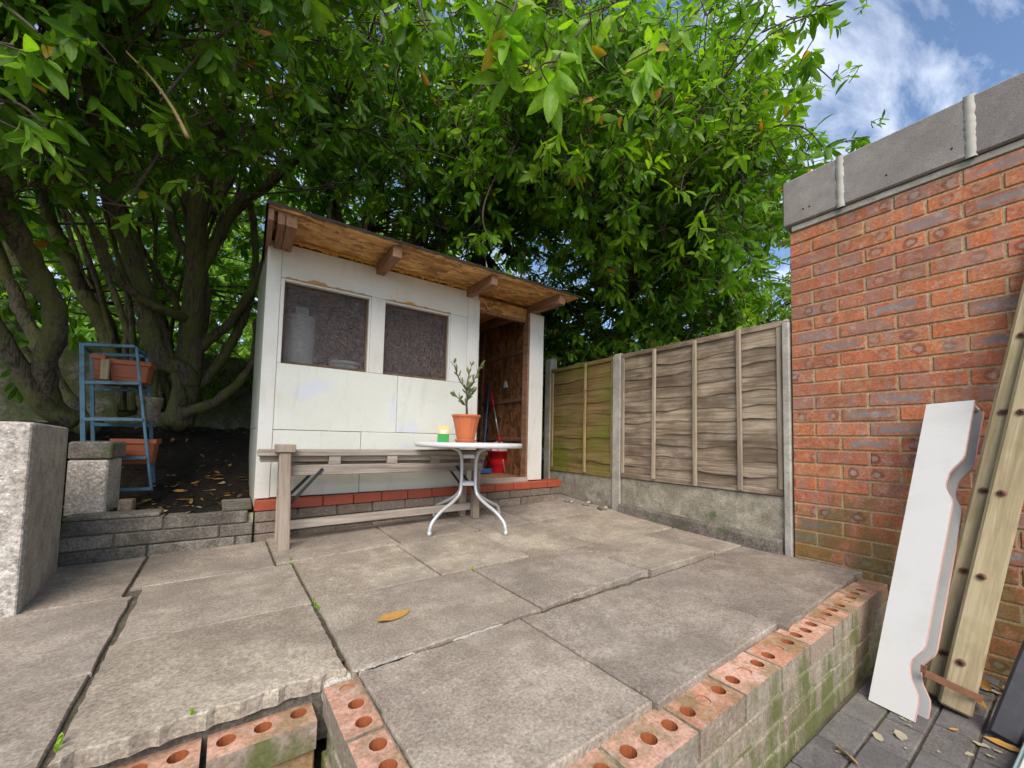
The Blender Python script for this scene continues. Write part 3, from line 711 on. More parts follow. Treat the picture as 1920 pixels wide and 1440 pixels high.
# ------------------------------------------------------------------ fence
def fl(y, d=0.0): return 2.838 + .00902 * (y - 2.4) + d
def cpost(y0, y1, zt, label, cat='post'):
    x0 = fl(y0) - .012
    t_ = thing('concrete_post', label, cat, (x0 + .05, (y0 + y1) / 2, 0), group='concrete fence posts')
    box('shaft', x0, x0 + .10, y0, y1, -.1, zt - .012, 'post', t_, .006)
    hexa('cap', [(x0, y0, zt - .0115), (x0 + .1, y0, zt - .0115), (x0 + .1, y1, zt - .0115), (x0, y1, zt - .0115), (x0 + .02, y0 + .012, zt + .008), (x0 + .08, y0 + .012, zt + .008), (x0 + .08, y1 - .012, zt + .008), (x0 + .02, y1 - .012, zt + .008)], 'post', t_, .002)
    return t_
cpost(1.036, 1.078, 1.487, 'pale concrete fence post butting against the red brick wall')
cpost(2.40, 2.492, 1.50, 'concrete fence post between the grey panel and the green-stained panel')
cpost(3.42, 3.52, 1.62, 'concrete fence post beside the right side of the shed')
def gboard(y0, y1, label):
    t_ = thing('gravel_board', label, 'gravel board', (fl((y0 + y1) / 2) + .03, (y0 + y1) / 2, 0), group='concrete gravel boards')
    x0 = fl((y0 + y1) / 2) + .012
    box('board', x0, x0 + .05, y0, y1, -.06, .352, 'gravelboard', t_, .006)
    return t_
gboard(1.082, 2.396, 'wide mottled concrete gravel board under the weathered fence panel')
gboard(2.496, 3.416, 'narrow concrete gravel board under the green-stained fence panel')
kb = hexa('kerb_strip', [(fl(1.09) - .055, 1.09, -.03), (fl(1.09) + .012, 1.09, -.03), (fl(2.39) + .012, 2.39, -.0), (fl(2.39) - .05, 2.39, -.0), (fl(1.09) - .05, 1.09, .075), (fl(1.09) + .010, 1.09, .085), (fl(2.39) + .010, 2.39, .125), (fl(2.39) - .045, 2.39, .115)], 'greyblock', None, .006)
tag(kb, 'low concrete kerb strip running along the foot of the gravel board', 'kerb')
def waney(L, H, seed):
    r = random.Random(seed); n = 20; vs, fs = [], []
    ph = [r.uniform(0, 6.28) for _ in range(4)]
    for i in range(n + 1):
        y = -L / 2 + L * i / n
        wv = .007 * math.sin(y * 9 + ph[0]) + .0045 * math.sin(y * 23 + ph[1]) + .003 * r.uniform(-1, 1)
        wt_ = .002 * math.sin(y * 13 + ph[2]); bow = .003 * math.sin(y * 6 + ph[3])
        zb = -H / 2 + wv
        vs += [(-.016 + bow, y, zb), (-.007 + bow, y, H / 2 + wt_), (.000 + bow, y, H / 2 + wt_), (-.003 + bow, y, zb)]
    for i in range(n):
        for k in range(4): fs.append((4 * i + k, 4 * i + (k + 1) % 4, 4 * i + 4 + (k + 1) % 4, 4 * i + 4 + k))
    fs += [(0, 3, 2, 1), (4 * n, 4 * n + 1, 4 * n + 2, 4 * n + 3)]
    me = mesh_py('waney', vs, fs); bm = bmesh.new(); bm.from_mesh(me); bmesh.ops.recalc_face_normals(bm, faces=bm.faces); bm.to_mesh(me); bm.free(); return me
def fpanel(y0, y1, z0, z1, nb, battens, mb, mt, label):
    yc = (y0 + y1) / 2; X = fl(yc) + .03
    t_ = thing('fence_panel', label, 'fence panel', (X, yc, z0), group='waney-edge fence panels')
    L = y1 - y0 - .02; pitch = (z1 - z0 - .06) / nb
    for k in range(nb):
        me = waney(L, pitch + .035, int(y0 * 100) + k)
        link('board', me, mb, (X + random.uniform(-.002, .002), yc, z0 + .02 + pitch * (k + .5)), (0, 0, -.009), t_)
    box('rail', X - .032, X + .012, y0 + .004, y1 - .004, z0 - .01, z0 + .030, mb, t_, .003)
    box('top_rail', X - .030, X + .016, y0 + .004, y1 - .004, z1 - .04, z1, mb, t_, .003)
    box('stile', X - .031, X - .013, y0 + .006, y0 + .036, z0 + .031, z1 - .041, mt, t_, .003)
    box('stile', X - .031, X - .013, y1 - .036, y1 - .006, z0 + .031, z1 - .041, mt, t_, .003)
    for yb, za, zb in battens:
        box('batten', X - .050, X - .0305, yb - .017, yb + .017, za, zb, mt, t_, .006, (random.uniform(-.006, .006), 0, 0))
    return t_
fpanel(1.08, 2.398, .365, 1.492, 11, [(2.035, .372, 1.475), (1.672, .355, 1.475), (1.345, .362, 1.492)], 'fence', 'batten', 'weathered grey-brown waney-edge fence panel with three battens')
fpanel(2.494, 3.418, .352, 1.492, 9, [(2.86, .36, 1.48)], 'fencegreen', 'battengreen', 'green algae-stained wooden fence panel with one batten by the shed')

# ------------------------------------------------------------------ step wall, plinth, pillar, pier
st_w = thing('step_wall', 'low step of grey blocks in front of the soil bed', 'step', (-.35, 2.99, 0))
for row in range(3):
    z1_ = .198 - row * .076; x = -.78 - (.2 if row == 1 else .06 * row); 
    while x < .04:
        w_ = random.choice((.40, .43, .46)); x1 = min(x + w_, .048)
        if x1 - x > .05: box('block', x + .003, x1 - .003, 2.948 + random.uniform(-.004, .004) - row * .004, 3.06, z1_ - .072, z1_, 'greyblock', st_w, .006)
        x = x1
box('mortar', -.95, .045, 2.965, 3.05, -.06, .18, 'mortar_moss', st_w, 0)
pl = thing('shed_plinth', 'red tile course on grey brick plinth under the white shed', 'plinth', (1.3, 3.0, 0))
def tz(x): return .250 + .034 * (x - .04) / 2.58
x = .045; k = 0
while x < 2.60:
    w_ = min(.2, 2.625 - x); zt = tz(x + w_ / 2)
    box('red_tile', x + .002, x + w_ - .002, 2.966 + random.uniform(-.002, .002), 3.10, zt - .064, zt, 'redtile', pl, .004, (0, -.012, 0)); x += w_
gb = {}
for row in range(4):
    x = .05 - (BL / 2 if row % 2 else 0)
    while x < 2.60:
        x0 = max(x, .05); x1 = min(x + BL, 2.615)
        if x1 - x0 > .03:
            zt = tz((x0 + x1) / 2) - .069 - row * .073
            box('brick', x0 + .004, x1 - .004, 2.972 + random.uniform(-.002, .002), 3.08, zt - .065, zt, 'greybrick', pl, .004, (0, -.012, 0))
        x += BL
hexa('core', [(.055, 2.985, -.1), (2.61, 2.985, -.1), (2.61, 3.35, -.1), (.055, 3.35, -.1), (.055, 2.985, .17), (2.61, 2.985, .2), (2.61, 3.35, .2), (.055, 3.35, .17)], 'greyblock', pl, 0)

pil = thing('concrete_pillar', 'thick pale roughcast concrete pillar at the left edge', 'pillar', (-1.4, 2.5, 0))
hexa('core', [(-2.3, 2.215, -.05), (-.668, 2.215, -.05), (-.735, 2.80, -.05), (-2.3, 2.80, -.05), (-2.3, 2.215, .705), (-.668, 2.215, .705), (-.735, 2.80, .690), (-2.3, 2.80, .69)], 'blockside', pil, .008)
hexa('roughcast_face', [(-2.3, 2.200, -.05), (-.672, 2.200, -.05), (-.672, 2.2145, -.05), (-2.3, 2.2145, -.05), (-2.3, 2.200, .700), (-.672, 2.200, .700), (-.672, 2.2145, .700), (-2.3, 2.2145, .700)], 'block', pil, .004)
pr = thing('block_pier', 'small pier of two stacked concrete blocks beside the pillar', 'pier', (-.72, 3.2, .19))
p0 = on_y(128, 965, 3.13); p1 = on_y(196, 965, 3.13); pt = on_y(135, 828, 3.13); pm = on_y(135, 862, 3.13)
box('block', p0.x - .02, p1.x, 3.13, 3.42, .16, pm.z - .003, 'block', pr, .008)
box('block', p0.x - .02, p1.x + .012, 3.125, 3.43, pm.z + .003, pt.z, 'greyblock', pr, .008)
def flat_stone(name, pts, z, th, mat, label, cat='stone'):
    c_ = [(p[0], p[1], z) for p in pts] + [(p[0], p[1], z + th) for p in pts]
    return tag(hexa(name, c_, mat, None, .006), label, cat)
flat_stone('loose_slab', [(-.78, 2.97), (-.40, 2.96), (-.40, 3.12), (-.78, 3.12)], .199, .022, 'greyblock', 'broken flat slab lying on the step below the pier', 'slab')
flat_stone('loose_slab', [(-.115, 2.97), (.036, 2.965), (.034, 3.33), (-.135, 3.33)], .199, .026, 'greyblock', 'weathered flat slab lying against the shed corner', 'slab')
q = on_z(200, 955, .2)
flat_stone('brick_piece', [(-.62, 3.19), (-.555, 3.18), (-.55, 3.25), (-.62, 3.26)], .198, .075, 'greybrick', 'half brick lying at the foot of the block pier', 'brick')

# boundary wall behind the trees
bwz = 1.66
bwo = tag(hexa('boundary_wall', [(-9, 6.0, 0), (11, 6.3, 0), (11, 6.5, 0), (-9, 6.2, 0), (-9, 6.0, bwz), (11, 6.3, bwz), (11, 6.5, bwz), (-9, 6.2, bwz)], 'backwall', None, .01), 'old mossy concrete boundary wall behind the tree trunks', 'wall')

# ------------------------------------------------------------------ shed
sh = thing('garden_shed', 'white painted garden shed with flat overhanging roof and open doorway', 'shed', (1.2, 3.6, .25))
YF, YB = 3.030, 4.25
def fp(name, x0, x1, z0, z1, mat='paint', y0=YF, y1=YF + .035, bev=.002): return box(name, x0, x1, y0, y1, z0, z1, mat, sh, bev)
fp('corner_board', .045, .128, .258, 1.985, 'paint', YF - .004)
fp('wall_panel', .1295, 1.552, 1.748, 1.985)
fp('wall_panel', .1295, .153, 1.1625, 1.7465)
fp('mullion', .728, .834, 1.1625, 1.7465, 'paint')
fp('wall_panel', 1.392, 1.552, 1.1625, 1.7465)
fp('door_board', 1.5535, 1.658, .262, 1.985, 'paint', YF - .002, YF + .05)
fp('lower_panel', .1295, .950, .712, 1.161, 'painty'); fp('lower_panel', .9525, 1.552, .714, 1.161, 'painty')
fp('lower_panel', .1295, .690, .262, .7085, 'painty', YF + .002); fp('lower_panel', .693, 1.552, .264, .711, 'painty', YF + .002)
fp('door_post', 2.243, 2.412, .29, 1.93, 'paint', YF - .002, YF + .05)
fp('door_jamb', 2.222, 2.2415, .30, 1.93, 'rafter', YF + .004, YF + .09)
fp('door_jamb', 1.6595, 1.675, .30, 1.93, 'paint', YF + .004, YF + .05)
fp('lintel', 1.66, 2.240, 1.865, 1.98, 'osb', YF + .05, YF + .065); fp('lintel_batten', 1.676, 2.221, 1.838, 1.8635, 'rafter', YF + .035, YF + .075)
# windows: frame pieces and a pane each
def window(x0, x1, z0, z1):
    f_ = box('window_frame', x0, x1, YF + .036, YF + .056, z1 - .022, z1, 'darkwood', sh, .002)
    box('frame_side', x0, x0 + .012, YF + .036, YF + .056, z0 + .0215, z1 - .0225, 'darkwood', f_, .001); box('frame_side', x1 - .026, x1, YF + .036, YF + .075, z0 + .0215, z1 - .0225, 'darkwood', f_, .002)
    box('frame_sill', x0, x1, YF + .036, YF + .056, z0, z0 + .021, 'darkwood', f_, .001)
    box('reveal', x0, x1, YF + .003, YF + .0355, z1 - .016, z1 - .001, 'paint', f_, .001)
    box('side_reveal', x1 - .014, x1 - .0005, YF + .003, YF + .0355, z0 + .001, z1 - .0165, 'paint', f_, .001)
    me = mesh_py('pane', [(x0 - (x0 + x1) / 2, 0, z0 - (z0 + z1) / 2), (x1 - (x0 + x1) / 2, 0, z0 - (z0 + z1) / 2), (x1 - (x0 + x1) / 2, 0, z1 - (z0 + z1) / 2), (x0 - (x0 + x1) / 2, 0, z1 - (z0 + z1) / 2)], [(0, 1, 2, 3)])
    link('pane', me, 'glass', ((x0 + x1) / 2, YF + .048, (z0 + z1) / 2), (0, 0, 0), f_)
    # ragged foam line left above the frame
    vs, fs = [], []; n = 26
    for k in range(n + 1):
        x = x0 + (x1 - x0) * k / n; h = .004 + .010 * random.random() ** 3 + (.018 * math.exp(-((k - 9) / 2.2) ** 2) if k else 0)
        vs += [(x, YF - .003, z1 + .001), (x, YF - .004 - h * .2, z1 + h), (x, YF + .003, z1 + h + .001)]
    for k in range(n): o = 3 * k; fs += [(o, o + 3, o + 4, o + 1), (o + 1, o + 4, o + 5, o + 2)]
    link('foam_line', mesh_py('foam_line', vs, fs), 'foam', (0, 0, 0), (0, 0, 0), f_)
window(.154, .727, 1.163, 1.7465); window(.835, 1.391, 1.163, 1.7465)
# side, back and inner walls
def wallq(name, p0, p1, th, z0, z1a, z1b, mat):
    d = Vector((p1[0] - p0[0], p1[1] - p0[1], 0)).normalized(); n = Vector((-d.y, d.x, 0)) * th
    c_ = [(p0[0], p0[1], z0), (p1[0], p1[1], z0), (p1[0] + n.x, p1[1] + n.y, z0), (p0[0] + n.x, p0[1] + n.y, z0), (p0[0], p0[1], z1a), (p1[0], p1[1], z1b), (p1[0] + n.x, p1[1] + n.y, z1b), (p0[0] + n.x, p0[1] + n.y, z1a)]
    return hexa(name, c_, mat, sh, .002)
wallq('side_panel', (.0455, 3.036), (.006, YB), -.02, .72, 2.0, 2.07, 'paintside'); wallq('side_panel', (.0455, 3.036), (.006, YB), -.02, .20, .717, .717, 'paintside')
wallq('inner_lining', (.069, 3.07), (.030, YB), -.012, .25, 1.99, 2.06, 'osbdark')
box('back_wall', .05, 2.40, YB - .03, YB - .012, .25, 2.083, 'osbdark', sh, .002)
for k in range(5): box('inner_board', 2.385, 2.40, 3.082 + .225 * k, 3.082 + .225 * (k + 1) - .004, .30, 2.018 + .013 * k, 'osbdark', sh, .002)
for zz_ in (.66, 1.08, 1.60): box('inner_batten', 2.357, 2.384, 3.10, YB - .04, zz_, zz_ + .045, 'rafter', sh, .003)
box('inner_stud', 2.345, 2.384, YB - .10, YB - .031, .30, 2.0, 'rafter', sh, .003)
for zz_ in (.66, 1.08): box('back_batten', 1.0, 2.34, YB - .062, YB - .031, zz_, zz_ + .045, 'rafter', sh, .003)
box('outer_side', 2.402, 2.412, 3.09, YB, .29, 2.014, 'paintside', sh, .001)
box('floor', .075, 2.384, 3.075, YB - .03, .24, .302, 'rafter', sh, .002)
box('threshold', 1.66, 2.24, 3.012, 3.0735, .268, .318, 'bench', sh, .004)
# roof
def rz(y): return 1.988 + (y - 2.58) * .058
def roofbox(name, x0, x1, y0, y1, dz0, dz1, mat, bev=.002):
    return hexa(name, [(x0, y0, rz(y0) + dz0), (x1, y0, rz(y0) + dz0), (x1, y1, rz(y1) + dz0), (x0, y1, rz(y1) + dz0), (x0, y0, rz(y0) + dz1), (x1, y0, rz(y0) + dz1), (x1, y1, rz(y1) + dz1), (x0, y1, rz(y1) + dz1)], mat, sh, bev)
roofbox('roof_deck', .030, 1.25, 2.575, 4.32, 0, .018, 'osb'); roofbox('roof_deck', 1.252, 2.455, 2.575, 4.32, 0, .018, 'osb')
# ragged felt with a drip over the edge
vs, fs = [], []; n = 60; x0, x1 = .018, 2.475
for k in range(n + 1):
    x = x0 + (x1 - x0) * k / n; j1 = random.uniform(0, .010); j2 = random.uniform(.004, .016)
    vs += [(x, 2.566 - j1 * .6, rz(2.566) + .016 - j2), (x, 2.562 - j1 * .5, rz(2.56) + .022), (x, 2.58, rz(2.58) + .028), (x, 4.35, rz(4.35) + .028)]
for k in range(n): o = 4 * k; fs += [(o, o + 4, o + 5, o + 1), (o + 1, o + 5, o + 6, o + 2), (o + 2, o + 6, o + 7, o + 3)]
link('roof_felt', mesh_py('roof_felt', vs, fs), 'felt', (0, 0, 0), (0, 0, 0), sh)
vs, fs = [], []; n = 40
for k in range(n + 1):
    y = 2.566 + 1.78 * k / n; j = random.uniform(0, .014)
    vs += [(.022 - j * .3, y, rz(y) - .012 - j), (.018, y, rz(y) + .028)]
for k in range(n): o = 2 * k; fs.append((o, o + 1, o + 3, o + 2))
link('felt_drip', mesh_py('felt_drip', vs, fs), 'felt', (0, 0, 0), (0, 0, 0), sh)
for (xa, xb) in ((.078, .118), (.1205, .180), (.752, .815), (1.536, 1.592), (2.248, 2.312)):
    roofbox('rafter', xa, xb, 2.60, 4.24, -.082, -.001, 'rafter', .003)
roofbox('side_batten', .030, .060, 2.59, 4.30, -.075, -.001, 'rafter', .003)
# expanding foam along the wall head
def foam(xa, xb):
    vs, fs = [], []; n = int((xb - xa) / .012)
    for k in range(n + 1):
        x = xa + (xb - xa) * k / n; d = .012 + .02 * random.random() ** 2
        zt = rz(3.0) - .002
        vs += [(x, YF - .022 - .006 * random.random(), zt), (x, YF - .018 - .008 * random.random(), zt - d * .5), (x, YF - .0045, zt - d), (x, YF + .0, zt - d)]
    for k in range(n): o = 4 * k; fs += [(o, o + 4, o + 5, o + 1), (o + 1, o + 5, o + 6, o + 2), (o + 2, o + 6, o + 7, o + 3)]
    link('foam_bead', mesh_py('foam_bead', vs, fs), 'foam', (0, 0, 0), (0, 0, 0), sh)
foam(.183, .749); foam(.818, 1.533); foam(1.595, 1.66)

# things kept in the shed
rl = thing('fabric_roll', 'tall white roll standing behind the left shed window', 'roll', (.275, 3.26, .302))
lathe('roll', [(.098, 0), (.102, .01), (.102, 1.24), (.097, 1.255), (.03, 1.26)], 'whitebucket', (.275, 3.26, .302), rl, 24)
box('label_block', .235, .325, 3.22, 3.29, 1.562, 1.625, 'whitebucket', rl, .006)
tb = thing('storage_tub', 'white lidded tub behind the left shed window', 'tub', (.60, 3.26, .302))
lathe('tub', [(.095, 0), (.110, .90), (.113, .91), (.113, .925)], 'whitebucket', (.60, 3.26, .302), tb, 24); lathe('lid', [(.120, .926), (.120, .945), (.105, .955)], 'whitebucket', (.60, 3.26, .302), tb, 24)

def bucket(loc, r, h, label):
    t_ = thing('bucket', label, 'bucket', loc, group='red plastic buckets')
    lathe('body', [(r * .74, 0), (r * .78, .01), (r, h), (r * 1.06, h), (r * 1.06, h + .012), (r * .98, h + .012), (r * .9, h * .5), (r * .72, .012)], 'redpl', loc, t_, 24)
    pts = [(loc[0] + r * 1.05 * math.cos(a_), loc[1] - r * .35 * math.sin(a_), loc[2] + h - r * .9 * math.sin(a_) * .3) for a_ in np.linspace(0, PI, 12)]
    tube('handle', pts, .003, 'steel', t_, 6)
    return t_
FZ = .302
b1 = on_z(938, 886, FZ); b2 = on_z(908, 880, FZ)
bucket((b1.x, b1.y + .02, FZ), .135, .235, 'red plastic bucket with a clear bag inside the shed doorway')
bucket((b2.x + .0, b2.y - .02, FZ), .095, .19, 'smaller red bucket behind the broom in the shed')
# crumpled clear bag in the front bucket
bm = bmesh.new(); bmesh.ops.create_icosphere(bm, subdivisions=3, radius=.122)
for v_ in bm.verts:
    f = 1 + .16 * math.sin(v_.co.x * 70) * math.sin(v_.co.y * 60 + 1) + random.uniform(-.06, .06); v_.co = Vector((v_.co.x * f, v_.co.y * f, v_.co.z * .75 * f))
me = bpy.data.meshes.new('bag'); bm.to_mesh(me); bm.free()
tag(link('plastic_bag', me, 'bag', (b1.x, b1.y + .02, FZ + .262)), 'crumpled pale plastic bag stuffed in the red bucket', 'bag')
bb = on_z(897, 890, FZ); br_top = on_y(918, 716, bb.y + .30)
br = thing('broom', 'blue broom leaning inside the shed doorway', 'broom', (bb.x, bb.y, FZ))
box('broom_head', bb.x - .02, bb.x + .16, bb.y - .01, bb.y + .035, FZ + .012, FZ + .06, 'bluepl', br, .006)
tube('handle', [(bb.x + .05, bb.y + .012, FZ + .055), tuple(br_top)], .010, 'bluepl', br, 8); tube('ferrule', [(bb.x + .05, bb.y + .012, FZ + .05), Vector((bb.x + .05, bb.y + .012, FZ + .05)).lerp(br_top, .15)], .014, 'bluepl', br, 8)
bq = bmesh.new()
mo0 = on_z(947, 888, FZ); mo1 = on_y(921, 735, mo0.y + .25)
mo = thing('mop', 'red and white handled mop leaning beside the buckets', 'mop', (mo0.x, mo0.y, FZ))
A_, B_ = Vector((mo0.x, mo0.y, FZ + .012)), mo1
tube('handle', [A_, A_.lerp(B_, .36)], .008, 'steel', mo, 8); tube('collar', [A_.lerp(B_, .36), A_.lerp(B_, .45)], .015, 'redpl', mo, 8)
tube('upper_handle', [A_.lerp(B_, .45), A_.lerp(B_, .80)], .009, 'steel', mo, 8); tube('grip', [A_.lerp(B_, .80), A_.lerp(B_, .9), B_], [.013, .017, .010], 'redpl', mo, 8)
hk = on_x(948, 722, 2.35); 
tag(hexa('hand_brush', [(2.335, hk.y - .05, hk.z - .03), (2.356, hk.y - .05, hk.z - .03), (2.356, hk.y + .03, hk.z - .03), (2.335, hk.y + .03, hk.z - .03), (2.340, hk.y - .02, hk.z + .04), (2.354, hk.y - .02, hk.z + .04), (2.354, hk.y + .005, hk.z + .05), (2.340, hk.y + .005, hk.z + .05)], 'teal', None, .004), 'pale green dustpan wedge hanging on the inner shed wall', 'dustpan')

# ------------------------------------------------------------------ bench
bn = thing('wooden_bench', 'long weathered timber bench in front of the shed wall', 'bench', (.85, 2.8, 0))
zb0 = .548
box('seat_plank', .045, 1.60, 2.70, 2.80, zb0, .583, 'bench', bn, .004, (0, 0, .004)); box('seat_plank', .05, 1.62, 2.808, 2.905, zb0 + .002, .585, 'bench', bn, .004)
box('under_plank', .06, 1.60, 2.735, 2.89, .512, .5475, 'bench', bn, .004)
for xb in (.43, .80, 1.12, 1.45): box('spacer_block', xb, xb + .07, 2.705, 2.745, .494, .5465, 'bench', bn, .003)
box('front_rail', .20, 1.56, 2.706, 2.742, .428, .4935, 'bench', bn, .004); box('back_rail', .20, 1.56, 2.86, 2.895, .428, .505, 'bench', bn, .004)
box('front_leg', .160, .222, 2.640, 2.700, .0, .572, 'benchleg', bn, .005, (0, -.03, 0)); box('leg_cap', .128, .236, 2.630, 2.715, .5735, .620, 'benchleg', bn, .004)
box('back_leg', .162, .222, 2.86, 2.915, .002, .510, 'benchleg', bn, .004)
zr = zg(1.55, 2.8)
box('front_leg', 1.505, 1.562, 2.745, 2.80, zr, .512, 'benchleg', bn, .004); box('back_leg', 1.455, 1.505, 2.87, 2.92, zr, .51, 'benchleg', bn, .004)
hexa('stretcher', [(.20, 2.80, .085), (1.52, 2.80, .105), (1.52, 2.845, .105), (.20, 2.845, .085), (.20, 2.80, .135), (1.52, 2.80, .160), (1.52, 2.845, .160), (.20, 2.845, .135)], 'bench', bn, .004)
box('end_brace', .163, .220, 2.701, 2.859, .30, .34, 'benchleg', bn, .003)
for (xa, za, xb, zb, yy) in ((.225, .262, .395, .47, 2.700), (.225, .29, .37, .45, 2.852), (1.50, .262, 1.32, .47, 2.700), (1.46, .28, 1.33, .44, 2.852)):
    d = Vector((xb - xa, 0, zb - za)); L = d.length
    link('metal_brace', box_mesh(L, .006, .018, .001, 'black'), 'black', ((xa + xb) / 2, yy, (za + zb) / 2), (0, -math.atan2(zb - za, xb - xa), 0), bn)

# ------------------------------------------------------------------ round table with things on it
TX, TY = 1.375, 2.60; TZ = zg(TX, TY)
tb_ = thing('round_table', 'round grey metal patio table with four splayed tube legs', 'table', (TX, TY, TZ))
TT = .648
lathe('tabletop', [(.375, TT - .034), (.392, TT - .032), (.399, TT - .024), (.399, TT - .006), (.392, TT), (.0, TT + .001)], 'tabletop', (TX, TY, 0), tb_, 64, closed=False)
lathe('underside', [(.386, TT - .0335), (.0, TT - .0336)], 'alu', (TX, TY, 0), tb_, 48, closed=False)
prof = [(.370, .0), (.368, .045), (.345, .095), (.27, .145), (.17, .195), (.10, .245), (.078, .295), (.074, .36), (.074, .47), (.080, .53), (.10, .575), (.145, .600), (.20, .612)]
for ang in (-160, -72, 18, 108):
    a_ = math.radians(ang)
    fz = zg(TX + .37 * math.cos(a_), TY + .37 * math.sin(a_))
    pts = smooth_path([(TX + r_ * math.cos(a_), TY + r_ * math.sin(a_), (fz if z_ < .1 else TZ) + z_ * ((TT - .036 - TZ) / .612) + .001) for r_, z_ in prof], 4)
    lg = tube('leg', pts, .0125, 'alu', tb_, 10)
    tube('foot', [Vector(pts[0]) + Vector((0, 0, -.0005)), Vector(pts[0]) + Vector((0, 0, .03))], .0145, 'alu', lg, 10)
for z_ in (.345, .545):
    for (aa, ab) in ((-160, -72), (-72, 18), (18, 108), (108, 200)):
        p_ = [Vector((TX + .074 * math.cos(math.radians(q_)), TY + .074 * math.sin(math.radians(q_)), z_)) for q_ in (aa, ab)]
        d = p_[1] - p_[0]
        link('crossbar', box_mesh(d.length - .02, .004, .024, .001, 'alu'), 'alu', (p_[0] + p_[1]) / 2, (0, 0, math.atan2(d.y, d.x)), tb_)

pp = on_z(873, 828, TT); pc = Vector((TX + .03, TY - .05, TT + .001))
d_ = ray(873, 824); k_ = 2.92 / d_.dot(FW); pc = Vector(((CAM + d_ * k_).x, (CAM + d_ * k_).y, TT + .001))
po = thing('potted_olive', 'small olive tree in a ribbed terracotta pot on the round table', 'potted plant', pc)
lathe('saucer', [(.070, 0), (.084, .018), (.084, .022), (.079, .022), (.066, .006)], 'terracotta', pc, po, 32)
lathe('pot', [(.060, .008), (.064, .02), (.098, .185), (.099, .187)], 'terracotta', pc, po, 64, closed=True, ribs=32, amp=.022)
lathe('rim', [(.099, .186), (.108, .190), (.110, .204), (.106, .208), (.099, .206), (.097, .190)], 'terracotta', pc, po, 40, closed=False)
lathe('potting_soil', [(.098, .196), (.03, .200), (.001, .201)], 'potsoil', pc, po, 24, closed=False)

def leaf_batch(name, pos, dirs, nrms, length, width, tint, mat, parent=None, curl=.12, fold=.35, loc=(0, 0, 0)):
    """many leaves as one mesh: 8 vertices and 6 faces per leaf"""
    N = len(pos); pos = np.asarray(pos) - np.asarray(loc)
    d = dirs / np.linalg.norm(dirs, axis=1, keepdims=True)
    s = np.cross(d, nrms); s /= np.linalg.norm(s, axis=1, keepdims=True) + 1e-9
    n = np.cross(s, d)
    L = length[:, None]; W = width[:, None]
    cu = (curl * (rng.random((N, 1)) * 3.4 - .5)) * L
    fo = fold * W * (0.3 + rng.random((N, 1)))
    def st(tt, w, sgn, k): return pos + d * L * tt + s * (W * w * sgn) - n * cu * (tt ** 2) + n * fo * w * k
    S = ((.20, .62), (.52, 1.0), (.82, .70))
    V = np.stack([pos] + [st(t_, w_, sg, 1 if sg else 0) if sg else st(t_, 0, 0, 0) for t_, w_ in S for sg in (-1, 0, 1)] + [st(1.0, 0, 0, 0)], 1).reshape(-1, 3)
    base = (np.arange(N) * 11)[:, None]
    tri = np.array([[0, 2, 1], [0, 3, 2], [7, 8, 10], [8, 9, 10]]); quad = np.array([[1, 2, 5, 4], [2, 3, 6, 5], [4, 5, 8, 7], [5, 6, 9, 8]])
    li = np.concatenate([(base + tri.reshape(-1)[None]).reshape(N, -1), (base + quad.reshape(-1)[None]).reshape(N, -1)], 1).reshape(-1)
    tot = np.tile(np.array([3, 3, 3, 3, 4, 4, 4, 4]), N); start = np.concatenate([[0], np.cumsum(tot)[:-1]])
    me = bpy.data.meshes.new(name)
    me.vertices.add(len(V)); me.vertices.foreach_set('co', V.astype(np.float32).ravel())
    me.loops.add(len(li)); me.loops.foreach_set('vertex_index', li.astype(np.int32))
    me.polygons.add(len(tot)); me.polygons.foreach_set('loop_start', start.astype(np.int32)); me.polygons.foreach_set('loop_total', tot.astype(np.int32))
    me.update(); me.validate()
    a1_ = me.attributes.new('tint', 'FLOAT', 'POINT'); a1_.data.foreach_set('value', np.repeat(tint, 11).astype(np.float32))
    a2_ = me.attributes.new('rib', 'FLOAT', 'POINT'); a2_.data.foreach_set('value', np.tile(np.array([1, 0, 1, 0, 0, 1, 0, 0, 1, 0, 1], np.float32), N))
    me.polygons.foreach_set('use_smooth', [True] * len(me.polygons))
    return link(name, me, mat, loc, (0, 0, 0), parent)

# olive stems and leaves
r_ = random.Random(4); lp, ld = [], []
def olive_branch(p, d, L, rad, depth):
    pts = [Vector(p)]; dd = Vector(d).normalized()
    for i in range(5):
        dd = (dd + Vector((r_.uniform(-.25, .25), r_.uniform(-.25, .25), r_.uniform(-.02, .2)))).normalized(); pts.append(pts[-1] + dd * L / 5)
    tube('stem', pts, [rad * (1 - .12 * i) for i in range(6)], 'twig', po, 6)
    for i in range(1, 6):
        if depth == 0 and i < 3: continue
        for _ in range(3 if depth else 2):
            f = r_.random(); q = pts[i - 1].lerp(pts[i], f); lp.append(tuple(q)); e = (dd + Vector((r_.uniform(-1, 1), r_.uniform(-1, 1), r_.uniform(-.2, .7)))).normalized(); ld.append(tuple(e))
    return pts
tr0 = olive_branch(pc + Vector((.005, 0, .198)), (0, 0, 1), .20, .009, 0)
for i, (dx, dy, dz, L) in ((2, (-.9, .5, .7, .13)), (3, (.7, -.3, .6, .10)), (5, (.8, -.5, .8, .22)), (5, (-.7, .45, .8, .22)), (5, (.1, .1, 1, .2)), (4, (.6, .3, .5, .12))):
    olive_branch(tr0[i], (dx, dy, dz), L, .0045, 1)
N = len(lp); leaf_batch('foliage', np.array(lp), np.array(ld), rng.normal(size=(N, 3)), rng.uniform(.04, .078, N), rng.uniform(.006, .0105, N), rng.uniform(0, .8, N), 'leafolive', po, loc=tuple(pc))
po.children[-1]['kind'] = 'stuff'

